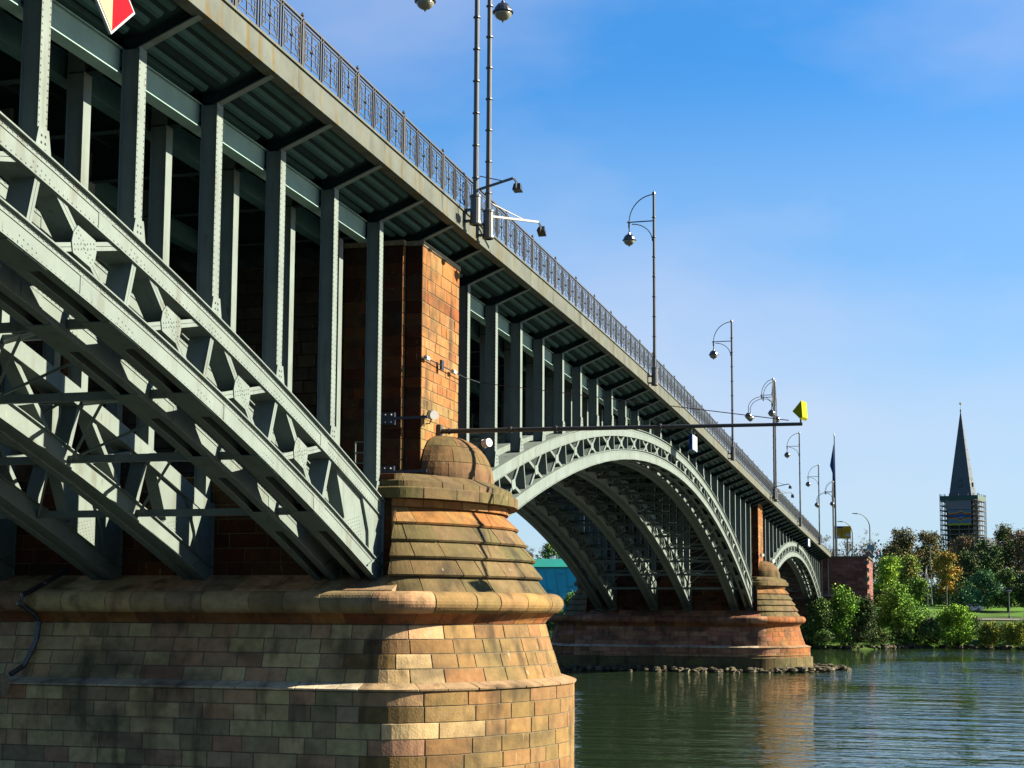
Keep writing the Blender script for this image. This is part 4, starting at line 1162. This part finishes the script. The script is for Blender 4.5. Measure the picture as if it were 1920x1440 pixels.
TL = [
 # far row behind the town bank
 ('tree', 'bare grey-brown tree spreading behind the curved street light', 'tree', 1632, 1075, 990, 42, 300, BN, 260, .3, 6, 1, True, 1),
 ('tree', 'thin bare tree left of the curved street light beside the yellow road sign', 'tree', 1590, 1070, 1002, 24, 305, BN, 220, .3, 6, 2, True, 1),
 ('tree', 'small bare tree between the deck end and the yellow road sign', 'tree', 1552, 1062, 1004, 16, 330, BN, 260, .3, 5, 3, True, 1),
 ('tree', 'dark olive tree right of the bare tree, below the skyline', 'tree', 1690, 1090, 992, 40, 300, [(.07, .065, .025), (.05, .055, .02), (.09, .07, .03)], 2200, .34, 9, 4, True, 0),
 ('tree', 'brown-green round tree left of the church, highest of its row', 'tree', 1738, 1090, 996, 38, 310, [(.06, .065, .022), (.08, .065, .03)], 2200, .34, 9, 5, True, 0),
 ('tree', 'brown leafless-looking tree right in front of the scaffolded church tower', 'tree', 1810, 1080, 1004, 42, 300, BN, 2200, .32, 9, 6, True, 0),
 ('tree', 'tall dark tree with a flat green top right of the church', 'tree', 1885, 1085, 984, 40, 300, [(.05, .06, .02), (.07, .06, .03), (.035, .06, .018)], 2600, .34, 9, 7, True, 0),
 ('tree', 'reddish brown tree at the right edge of the far row', 'tree', 1928, 1090, 990, 36, 295, BN, 2000, .34, 9, 8, True, 0),
 ('tree', 'dark tree filling the gap right of the church below the skyline', 'tree', 1848, 1100, 1012, 36, 290, DK, 2200, .36, 9, 9, True, 0),
 ('tree', 'very dark tree above the parked cars', 'tree', 1815, 1118, 1030, 34, 280, DK, 1900, .34, 8, 10, True, 0),
 ('tree', 'dark brown tree behind the two walkers', 'tree', 1672, 1100, 1020, 30, 285, [(.05, .045, .02), (.035, .04, .018)], 1500, .34, 8, 11, True, 0),
 ('tree', 'autumn tree with orange and yellow leaves beside the lamp posts', 'tree', 1778, 1128, 1034, 30, 268, AU, 2400, .30, 9, 12, True, 0),
 ('tree', 'bright green slope tree right of the abutment', 'tree', 1662, 1115, 1046, 30, 252, BR, 2200, .30, 8, 13, True, 0),
 ('tree', 'yellow-green tree with a rust tinge beside the white flag', 'tree', 1706, 1122, 1040, 30, 262, [(.12, .15, .03), (.09, .13, .03), (.13, .12, .03)], 2200, .30, 8, 14, True, 0),
 ('tree', 'blue-green rounded tree behind the grass, left of the dark one', 'tree', 1852, 1142, 1066, 34, 268, BL, 2400, .30, 8, 15, True, 0),
 ('tree', 'dark round tree with a lime top at the edge of the lawn', 'tree', 1890, 1148, 1068, 30, 262, DK+[(.10, .16, .02)], 2200, .30, 8, 16, True, 0),
 ('tree', 'dense blackish tree at the right edge above the lawn', 'tree', 1928, 1148, 1075, 28, 262, DK, 1700, .32, 8, 17, True, 0),
 ('bush', 'blue-green bush at the foot of the autumn tree', 'bush', 1820, 1145, 1100, 24, 262, BL, 1200, .28, 6, 18, False, 0),
 ('bush', 'green bush at the lower right of the white flag', 'bush', 1722, 1130, 1085, 20, 256, GR+BR, 1200, .28, 6, 19, False, 0),
 # waterside
 ('bush', 'large rounded willow bush overhanging the water, biggest on the bank', 'bush', 1678, 1204, 1088, 66, 231, [(.075, .15, .02), (.055, .11, .018), (.09, .17, .025)], 6000, .26, 13, 20, False, 0),
 ('bush', 'bright-topped bush at the foot of the abutment', 'bush', 1580, 1206, 1100, 44, 219, [(.07, .14, .02), (.10, .19, .025), (.045, .09, .018)], 3800, .26, 10, 21, False, 0),
 ('bush', 'dark low bush left of all, half under the far arch', 'bush', 1540, 1208, 1122, 36, 217, DK+GR, 2600, .26, 9, 22, False, 0),
 ('bush', 'dark shaded bush between the abutment bush and the big willow', 'bush', 1622, 1208, 1118, 42, 220, DK, 2600, .26, 9, 23, False, 0),
 ('bush', 'yellow-green round bush beside the white post below the lawn', 'bush', 1792, 1206, 1136, 44, 228, [(.10, .19, .02), (.13, .22, .02), (.08, .14, .02)], 4200, .25, 10, 24, False, 0),
 ('bush', 'low dark bush between the willow and the yellow-green bush', 'bush', 1740, 1206, 1160, 32, 228, DK+GR, 2000, .25, 7, 25, False, 0),
 ('bush', 'low autumn-tinted bush on the waterline, second from the right edge', 'bush', 1855, 1210, 1170, 32, 225, [(.13, .14, .02), (.09, .11, .02), (.05, .07, .015)], 1900, .24, 7, 26, False, 0),
 ('bush', 'low yellow-green bush on the waterline at the right edge', 'bush', 1905, 1213, 1168, 32, 222, [(.15, .17, .02), (.10, .12, .02), (.05, .07, .015)], 1900, .24, 7, 27, False, 0),
 # seen through the middle arch
 ('tree', 'green treetop above the teal hall seen under the middle arch', 'tree', 1030, 1070, 1018, 20, 440, GR, 900, .42, 6, 28, True, 0),
 ('tree', 'bare brown treetop left above the teal hall', 'tree', 988, 1070, 1022, 24, 445, BN, 500, .42, 6, 29, True, 1),
 ('tree', 'brown treetop right above the teal hall', 'tree', 1062, 1072, 1026, 22, 445, BN+GR, 800, .42, 6, 30, True, 0),
 ('bush', 'dark green bank bush in front of the teal hall', 'bush', 1075, 1192, 1112, 34, 335, [(.03, .07, .018), (.05, .10, .02)], 2400, .34, 8, 31, False, 0),
 ('bush', 'shaded green bush at the waterline left of the second pier', 'bush', 1040, 1192, 1140, 26, 338, DK+GR, 1500, .34, 7, 32, False, 0),
]
for (nm, lab, cat, px, pyb, pyt, hw, dep_, cols, n_, lf, nb, sd_, tr, bare) in TL:
    tree(nm, lab, cat, px, pyb, pyt, hw, dep_, [tuple(min(.9, q*1.45) for q in c) for c in cols], n_, lf, nb, sd_, tr, 'trees on the far bank' if nm == 'tree' else 'bushes on the far bank', bare)
# ------------------------------------------------------------------ far bank things
def bx(name, mt, p, x0, x1, y0, y1, z0, z1, rz=0):
    m = MB(); m.box(x0, x1, y0, y1, z0, z1); return m.build(name, mt, p, loc=(0, 0, 0))
# teal hall
c = at(1040, 1130, 370); th = tag(empty('hall', (c.x, c.y, 0), R(4)), 'teal hall with a greener low roof on the upstream bank', 'building')
zr = [at(1040, y, 370).z for y in (1047, 1063, 1118)]
m = MB(); m.box(-1, 26, -10, 14, zr[2]-6, zr[1]); m.build('wall', 'teal', th, loc=(0, 0, 0))
m = MB(); m.hexa([(-1.6, -10.6, zr[1]), (26, -10.6, zr[1]), (26, 14.6, zr[1]), (-1.6, 14.6, zr[1]), (2, -8, zr[0]), (24, -8, zr[0]), (24, 12, zr[0]), (2, 12, zr[0])]); m.build('roof', 'tealroof', th, loc=(0, 0, 0))
m = MB()
for q in range(9): m.beam((-1.1, -9+q*2.6, zr[2]), (-1.12, -8+q*2.6, zr[1]-.3), .06, .06)
m.box(-1.25, -1.02, -10, 14, zr[1]-.25, zr[1]-.05); m.build('trim', 'tealroof', th, loc=(0, 0, 0))
c = at(1040, 1181, 415); c.z = WZ; c = ground(1040, 1182, WZ+.3)
pt = tag(empty('pontoon', (c.x-6, c.y, WZ)), 'long low pale pontoon on the water left of the second pier', 'pontoon')
bx('hull', 'lightblue', pt, -1.5, 1.5, -6, 6, -.2, .45); bx('deck', 'white', pt, -1.3, 1.3, -5.8, 5.8, .453, .6)
# yellow road sign
def pxplate(m, depth, pts, t=.08):         # polygon facing the road approach (towards -X), standing in the plane X = const
    x = depth; P_ = []
    for (px, py) in pts:
        r_ = ray(px, py); k = (x-CAM.x)/r_.x; q = CAM+r_*k; P_.append((q.y, q.z))
    n = len(m.v); k = len(P_); m.v += [(x, y, z) for y, z in P_]+[(x+t, y, z) for y, z in P_]
    m.face([n+i for i in range(k)]); m.face([n+k+i for i in reversed(range(k))])
    for i in range(k): j = (i+1) % k; m.face([n+j, n+i, n+k+i, n+k+j])
SX = 192.0
r_ = ray(1580, 1040); c = CAM+r_*((SX-CAM.x)/r_.x)
ys = tag(empty('road_sign', (SX, c.y, 8.2)), 'large yellow direction sign with blue and white patches on two posts above the abutment', 'road sign')
def addp(name, mt, pts, dx, t=.05):
    m = MB(); pxplate(m, SX+dx, pts, t); o = MB.build(m, name, mt, ys)
    return o
addp('board', 'signyellow', [(1564.5, 986.5), (1595.5, 986.5), (1595.5, 1010), (1564.5, 1010)], 0, .12)
addp('blue_panel', 'signblue', [(1566, 987.2), (1580, 987.2), (1580, 990.5), (1566, 990.5)], -.03, .025)
addp('white_panel', 'whitesign', [(1585.5, 1001), (1595, 1001), (1595, 1006), (1585.5, 1006)], -.03, .025)
addp('white_panel', 'whitesign', [(1565, 1004), (1573, 1004), (1576, 1009.3), (1565, 1009.3)], -.03, .025)
m = MB()
for a, b_ in (((1571, 1003), (1573, 996)), ((1573, 996), (1578, 995.5)), ((1578, 1008), (1578, 992.5)), ((1578, 1000), (1584, 995)), ((1584, 995), (1592, 996))):
    dx, dy = b_[0]-a[0], b_[1]-a[1]; l = math.hypot(dx, dy); nx, ny = -dy/l*.35, dx/l*.35
    pxplate(m, SX-.03, [(a[0]+nx, a[1]+ny), (b_[0]+nx, b_[1]+ny), (b_[0]-nx, b_[1]-ny), (a[0]-nx, a[1]-ny)], .025)
m.build('route_lines', 'black', ys)
for px in (1568.5, 1588.5):
    m = MB(); r_ = ray(px, 1000); q = CAM+r_*((SX-CAM.x)/r_.x); m.box(SX+.13, SX+.35, q.y-.1, q.y+.1, 8.0, 13.2); m.build('post', 'steel', ys)
# curved street lights
def curved(px, pyb, pyt, armpx, depth, label, plate=False):
    b0 = at(px, pyb, depth); t = at(px, pyt, depth); e = at(armpx, pyt-12, depth)
    r_ = tag(empty('street_light', b0), label, 'street light', 'curved street lights on the far bank')
    dv = Vector((e.x-b0.x, e.y-b0.y, 0)); H = t.z-b0.z; h2 = e.z-b0.z
    pts = [Vector((0, 0, 0)), Vector((0, 0, H*.8))]
    for i in range(1, 9):
        a = math.pi/2*i/8; pts.append(dv*(1-math.cos(a))+Vector((0, 0, H*.8+(h2-H*.8)*math.sin(a))))
    m = MB(); m.tube(pts, .11, 8, .06); m.build('pole', 'steel', r_, loc=(0, 0, 0))
    m = MB(); m.tube([pts[-1], pts[-1]+dv.normalized()*1.0], .11, 8, .06); m.build('lamp_head', 'lampmetal', r_, loc=(0, 0, 0))
    if plate:
        q = at(px, 1027, depth)-b0; m = MB(); m.box(-.2, -.14, q.y-.55, q.y+.55, q.z-.5, q.z+.5); m.build('sign_plate', 'lightblue', r_, loc=(0, 0, 0))
curved(1632, 1048, 975, 1607, 262, 'tall curved street light with a small pale blue plate behind the abutment', True)
curved(1599, 1046, 990, 1579, 275, 'thinner curved street light just right of the yellow road sign')
# flagpole with blue flag
fp = tag(empty('flagpole', (187.5, -.6, 8.0)), 'tall dark flagpole with a limp blue flag at the far end of the bridge', 'flagpole')
zt = at(1557, 830, 240).z-8
m = MB(); m.tube([(0, 0, 0), (0, 0, zt)], .16, 8, .07); m.build('pole', 'black', fp, loc=(0, 0, 0))
m = MB(); m.tube([(0, 0, zt), (0, 0, zt+.35), (0, 0, zt+.5)], .12, 8, .03); m.build('finial', 'white', fp, loc=(0, 0, 0))
m = MB(); zz = [(.2, 0), (1.6, .25), (3.6, .62), (4.8, .25), (7.6, .3), (8.6, .1)]
n = len(m.v)
for k, (dz_, wy) in enumerate(zz):
    m.v += [(-.02, .1, zt-dz_-1), (-.1+.15*(k % 2), .1+wy*.5, zt-dz_-1), (.1-.1*(k % 2), .12+wy, zt-dz_-1)]
for k in range(len(zz)-1):
    for q in range(2): a = n+3*k+q; m.face([a, a+1, a+4, a+3])
m.build('flag', 'signblue', fp, loc=(0, 0, 0))
# white flag on the promenade
b0 = at(1740, 1152, 255); r_ = tag(empty('flagpole', b0), 'thin pole with a limp white banner on the grass', 'flagpole')
H = at(1740, 1060, 255).z-b0.z
m = MB(); m.tube([(0, 0, 0), (0, 0, H)], .06, 8, .04); m.build('pole', 'steel', r_, loc=(0, 0, 0))
m = MB(); n = 0; K = 8
for k in range(K+1):
    z = H-.1-k*(H*.62/K); wd = .08+.5*(k/K)
    m.v += [(0, .05, z), (-.15*math.sin(k), .05+wd*.5, z), (.1*math.cos(k*1.3), .05+wd, z)]
for k in range(K):
    for q in range(2): a = 3*k+q; m.face([a, a+1, a+4, a+3])
m.build('banner', 'white', r_, loc=(0, 0, 0))
# lamp posts on the bank
def post(px, pyb, pyt, depth, label, head='cap'):
    b0 = at(px, pyb, depth); H = at(px, pyt, depth).z-b0.z
    r_ = tag(empty('lamp_post', b0), label, 'lamp post', 'lamp posts on the far bank')
    m = MB(); m.lathe([(.16, -.3), (.16, .5), (.08, .55), (.06, H-.3)], 0, 0, 8); m.build('pole', 'steel', r_, loc=(0, 0, 0))
    m = MB()
    if head == 'cap': m.lathe([(.05, H-.5), (.18, H-.45), (.22, H-.12)], 0, 0, 10)
    else: m.lathe([(.04, H-.5), (.12, H-.4), (.14, H-.05)], 0, 0, 8)
    m.build('lantern', 'glass', r_, loc=(0, 0, 0))
    m = MB(); m.lathe([(.5 if head == 'cap' else .2, H-.11), (.42 if head == 'cap' else .18, H-.02), (.05, H+.08)], 0, 0, 12); m.build('cap', 'lampmetal', r_, loc=(0, 0, 0))
post(1893, 1160, 1107, 243, 'lamp post with a flat round cap at the right of the lawn')
post(1745, 1066, 1022, 275, 'tall lamp post above the white banner, top against dark trees')
post(1747, 1130, 1079, 258, 'shorter pale lamp post right beside the white banner', 's')
post(1776, 1146, 1101, 245, 'stout white lamp post in the middle of the lawn', 's')
post(1676, 1035, 993, 300, 'lamp post among the dark trees near the bare tree', 's')
post(1620, 1132, 1113, 236, 'short white post above the big willow bush', 's')
# parked cars
def car(px, py, depth, rz, mt, label):
    b0 = at(px, py, depth); r_ = tag(empty('parked_car', b0, rz), label, 'car', 'cars parked behind the lawn')
    m = MB(); L_, W_ = 2.15, .86
    side = [(-L_, .28), (L_, .28), (L_+.02, .62), (L_-.35, .82), (1.05, .92), (.45, 1.36), (-1.2, 1.40), (-1.85, .98), (-L_, .85)]
    m.prism(side, -W_, W_); m.build('body', mt, r_, loc=(0, 0, 0))
    m = MB(); m.prism([(.92, .93), (.38, 1.31), (-1.12, 1.34), (-1.62, .98)], -W_-.01, W_+.01); m.build('windows', 'window', r_, loc=(0, 0, 0))
    for sx in (-1.35, 1.35):
        for sy in (-1, 1):
            m = MB(); m.tube([(sx, sy*.72, .31), (sx, sy*.89, .31)], .32, 14); wh = m.build('wheel', 'black', r_, loc=(0, 0, 0))
            m = MB(); m.tube([(sx, sy*.88, .31), (sx, sy*.9, .31)], .17, 10); m.build('rim', 'lampmetal', wh, loc=(0, 0, 0))
    for sy in (-.6, .6): m = MB(); m.box(L_-.02, L_+.04, sy-.14, sy+.14, .62, .74); m.build('headlight', 'glass', r_, loc=(0, 0, 0))
car(1797, 1147, 262, R(80), 'cardark', 'dark car parked behind the yellow-green bush')
car(1818, 1147, 263, R(100), 'car', 'silver car parked right of the dark car behind the lawn')
# low wall, people
b0 = at(1660, 1052, 275); wl = tag(empty('garden_wall', b0), 'low pale wall on the slope behind the two walkers', 'wall')
bx('wall', 'brick', wl, 0, .4, -2.4, .8, -.4, .7); bx('coping', 'plaster', wl, -.06, .46, -2.5, .9, .703, .85)
def person(px, pyb, depth, c1, c2, label, step):
    b0 = at(px, pyb, depth); r_ = tag(empty('person', b0), label, 'person')
    m = MB()
    def limb(pts, ra, rb): m.tube(pts, ra, 8, rb)
    me = bpy.data.meshes.new('body'); V = [(0, 0, .95), (0, 0, 1.2), (0, 0, 1.45), (0, 0, 1.55), (-.02, 0, 1.68), (0, -.1, .9), (step, -.11, .48), (step*.4, -.11, .06), (step*.4-.14, -.11, .03), (0, .1, .9), (-step, .11, .48), (-step*1.4, .11, .06), (-step*1.4-.14, .11, .03),
          (0, -.2, 1.42), (-step*.6, -.25, 1.15), (-step*.9-.08, -.24, .92), (0, .2, 1.42), (step*.6, .25, 1.15), (step*.9-.08, .24, .92)]
    Eg = [(0, 1), (1, 2), (2, 3), (3, 4), (0, 5), (5, 6), (6, 7), (7, 8), (0, 9), (9, 10), (10, 11), (11, 12), (2, 13), (13, 14), (14, 15), (2, 16), (16, 17), (17, 18)]
    me.from_pydata(V, Eg, []); o = bpy.data.objects.new('body', me); col.objects.link(o); o.parent = r_
    sk = o.modifiers.new('skin', 'SKIN'); rad = [.15, .15, .17, .06, .11, .1, .065, .045, .04, .1, .065, .045, .04, .065, .05, .035, .065, .05, .035]
    for v_, q in zip(me.skin_vertices[0].data, rad): v_.radius = (q, q)
    me.skin_vertices[0].data[0].use_root = True
    o.modifiers.new('sub', 'SUBSURF').levels = 1
    me.materials.append(M['skin'])
    m = MB(); m.lathe([(.19, .88), (.20, 1.1), (.23, 1.4), (.12, 1.52)], 0, 0, 12); m.build('jacket', c1, r_, loc=(0, 0, 0))
    for sy, st in ((-.1, step), (.1, -step)):
        m = MB(); m.tube([(0, sy, .95), (st, sy*1.1, .48), (st*(.4 if sy < 0 else 1.4), sy*1.1, .1)], .12, 8, .075); m.build('trouser_leg', c2, r_, loc=(0, 0, 0))
    m = MB(); m.lathe([(.11, 1.66), (.125, 1.74), (.08, 1.82), (.02, 1.84)], .02, 0, 10); m.build('hair', 'black', r_, loc=(0, 0, 0))
person(1645.5, 1050, 270, 'lilac', 'signblue', 'walker in a lilac top on the slope right of the abutment', .16)
person(1651.5, 1050, 271, 'tealcloth', 'cardark', 'walker in a teal jacket beside the one in lilac', -.14)

# ------------------------------------------------------------------ church
CD = 520.0
cb_ = at(1807, 1000, CD)
ch = tag(empty('church', (cb_.x, cb_.y, 0), R(-14)), 'church tower with a tall dark slate spire rising over the trees', 'church')
sc_ = CD/FPX
zs = lambda py: at(1807, py, CD).z
Wt = 4.5
bx('tower_wall', 'brick', ch, -Wt, Wt, -Wt, Wt, -4, zs(934)); 
m = MB(); n = 0; zb, zt = zs(934), zs(768); hb = 3.9
m.v = [(-hb, -hb, zb), (hb, -hb, zb), (hb, hb, zb), (-hb, hb, zb), (-.08, -.08, zt), (.08, -.08, zt), (.08, .08, zt), (-.08, .08, zt)]
m.f = []; m.c = []; m.mi = []
for q in ((0, 1, 5, 4), (1, 2, 6, 5), (2, 3, 7, 6), (3, 0, 4, 7), (4, 5, 6, 7), (3, 2, 1, 0)): m.face(list(q))
sp_ = m.build('spire', 'slate', ch, loc=(0, 0, 0))
for q in range(1, 9):
    t = q/9; hh_ = hb*(1-t)+.08*t; zq = zb+(zt-zb)*t; m = MB(); m.box(-hh_-.05, hh_+.05, -hh_-.05, hh_+.05, zq-.06, zq+.06); m.build('roof_seam', 'slate', sp_, loc=(0, 0, 0))
for (dx_, dy_) in ((-1, 0), (0, -1)):
    t = .16; hh_ = hb*(1-t); zq = zb+(zt-zb)*t; m = MB(); c0 = Vector((dx_*hh_, dy_*hh_, zq))
    m.box(c0.x-.55, c0.x+.55, c0.y-.55, c0.y+.55, zq-.9, zq+.5); m.lathe([(.7, zq+.5), (.02, zq+1.8)], c0.x, c0.y, 4); m.build('dormer', 'slate', sp_, loc=(0, 0, 0))
m = MB(); m.lathe([(.06, zt-.5), (.28, zt+.1), (.28, zt+.5), (.05, zt+.8), (.03, zt+2.2)], 0, 0, 8); m.build('finial', 'slate', sp_, loc=(0, 0, 0))
m = MB(); m.lathe([(.05, zt+2.2), (.45, zt+2.5), (.45, zt+2.9), (.05, zt+3.2)], 0, 0, 10); m.build('weather_ball', 'gold', sp_, loc=(0, 0, 0))
bx('nave_roof', 'slate', ch, 4, 30, -6, 6, -2, zs(1006))
for yy in (-1.7, 1.7): bx('belfry_opening', 'window', ch, -Wt-.06, -Wt+.1, yy-.8, yy+.8, zs(952), zs(942))
sf = tag(empty('scaffolding', (cb_.x, cb_.y, 0), R(-14)), 'grey scaffolding with green netting wrapped round the church tower', 'scaffolding')
m = MB(); So = 6.4; Si = 4.9
lv = [zs(y) for y in range(1012, 932, -9)]
for a in [(-So, -So), (-So, -3.2), (-So, 0), (-So, 3.2), (-So, So), (So, -So), (So, So), (0, -So), (0, So), (3.2, -So), (-3.2, -So), (3.2, So), (-3.2, So), (-Si, -Si), (-Si, Si), (-Si, -So), (-Si, So), (-So, -Si), (-So, Si), (Si, -So), (Si, So)]:
    m.box(a[0]-.09, a[0]+.09, a[1]-.09, a[1]+.09, -2, zs(927))
for z in lv:
    for q in (So, Si):
        m.box(-q, q, -q-.09, -q+.09, z-.1, z+.1); m.box(-q, q, q-.09, q+.09, z-.1, z+.1); m.box(-q-.09, -q+.09, -q, q, z-.1, z+.1); m.box(q-.09, q+.09, -q, q, z-.1, z+.1)
for i, z in enumerate(lv[:-1]):
    s_ = 1 if i % 2 else -1
    for ya, yb in ((-So, -Si), (Si, So)): m.beam((-So, ya if s_ > 0 else yb, z), (-So, yb if s_ > 0 else ya, lv[i+1]), .12, .12)
m.build('frame', 'scaffold', sf, loc=(0, 0, 0))
m = MB()
for z in lv: m.box(-So, So, -So, -Si, z-.22, z-.12); m.box(-So, So, Si, So, z-.22, z-.12); m.box(-So, -Si, -Si, Si, z-.22, z-.12)
m.build('boards', 'bark', sf, loc=(0, 0, 0))
m = MB(); z0, z1 = zs(939), zs(931)
for (a, b_) in (((-So, -So), (-So, So)), ((-So, -So), (So, -So)), ((-So, So), (So, So))): m.beam((a[0]-.15, a[1]-.15, (z0+z1)/2), (b_[0]-.15, b_[1]-.15, (z0+z1)/2), .06, z1-z0)
m.build('netting', 'netting', sf, loc=(0, 0, 0))
bn = tag(empty('banner', (cb_.x, cb_.y, 0), R(-14)), 'blue advertising banner with wavy coloured lines hung on the scaffolding', 'banner')
m = MB(); y0, y1 = -4.2, 3.8; zb, zt = zs(987), zs(958); X = -So-.25
m.box(X, X+.1, y0, y1, zb, zt); m.build('cloth', 'bannerblue', bn, loc=(0, 0, 0))
def wave(f0, amp, th, mt, nm, k_):
    m = MB(); N = 24; pts = []
    for i in range(N+1):
        t = i/N; d = math.exp(-((t-.45)/.13)**2)*amp; pts.append((y0+(y1-y0)*t, zb+(zt-zb)*(f0+d+.02*math.sin(t*20))))
    for (a, b_) in zip(pts[:-1], pts[1:]):
        xx = X-.02-.01*k_
        m.hexa([(xx, a[0], a[1]-th), (xx+.01, a[0], a[1]-th), (xx+.01, b_[0], b_[1]-th), (xx, b_[0], b_[1]-th), (xx, a[0], a[1]+th), (xx+.01, a[0], a[1]+th), (xx+.01, b_[0], b_[1]+th), (xx, b_[0], b_[1]+th)])
    m.build(nm, mt, bn, loc=(0, 0, 0))
wave(.78, .14, .16, 'signyellow', 'yellow_wave', 0); wave(.72, .10, .16, 'red', 'red_wave', 1); wave(.60, .05, .3, 'signblue', 'blue_wave', 2); wave(.46, -.16, .14, 'signyellow', 'yellow_wave', 3); wave(.50, -.14, .12, 'red', 'red_wave', 4); wave(.08, .0, .28, 'yellow', 'green_edge', 5)
bx('dark_sheet', 'cardark', bn, X, X+.1, y0, y1+.6, zs(957), zs(941))

rr = random.Random(77)
m = MB(); bl = []
for px in range(1610, 2010, 13):
    d = rr.uniform(318, 345); q = at(px, 1146, d); top = at(px, rr.uniform(1012, 1042), d).z
    for zz in (1.5, top*.45, top*.75): bl.append((q.x, q.y, zz, 5.0, max(3, top*.27)))
foliage(m, bl, 9000, .55, DK+BN+GR, rr)
tag(m.build('far_wood', 'leaf'), 'dense dark wood filling the slope behind the trees of the far bank', 'wood', kind='stuff')
m = MB(); bl = []
for px in range(1640, 1960, 11):
    d = rr.uniform(268, 300); q = at(px, 1146, d); bl.append((q.x, q.y, rr.uniform(1, 3), rr.uniform(2.0, 3.2), rr.uniform(1.8, 3.4)))
foliage(m, bl, 9000, .4, GR+BL+DK+[(.08, .13, .02)], rr)
tag(m.build('undergrowth', 'leaf'), 'mixed green undergrowth along the foot of the slope above the lawn', 'shrubs', kind='stuff')
m = MB(); bl = []
for px in range(960, 1120, 9):
    d = rr.uniform(440, 470); q = at(px, 1146, d); bl.append((q.x, q.y, 5, 6, at(px, rr.uniform(1040, 1060), d).z-5))
foliage(m, bl, 4000, .8, DK+BN+GR, rr)
tag(m.build('upstream_wood', 'leaf'), 'dark tree belt behind the teal hall', 'wood', kind='stuff')

m = MB(); bl = []
for (x, y) in sh2:
    if not (-45 < y < 60): continue
    for q in range(3):
        o = rr.uniform(.8, 9.5); bl.append((x+o, y-o*.25+rr.uniform(-1.5, 1.5), WZ+.5+o*.38, rr.uniform(.8, 1.5), rr.uniform(.6, 1.3)))
foliage(m, bl, 30000, .24, DK+GR+[(.06, .08, .02)], rr)
tag(m.build('bank_scrub', 'leaf'), 'low dark scrub covering the bank just above the waterline stones', 'shrubs', kind='stuff')
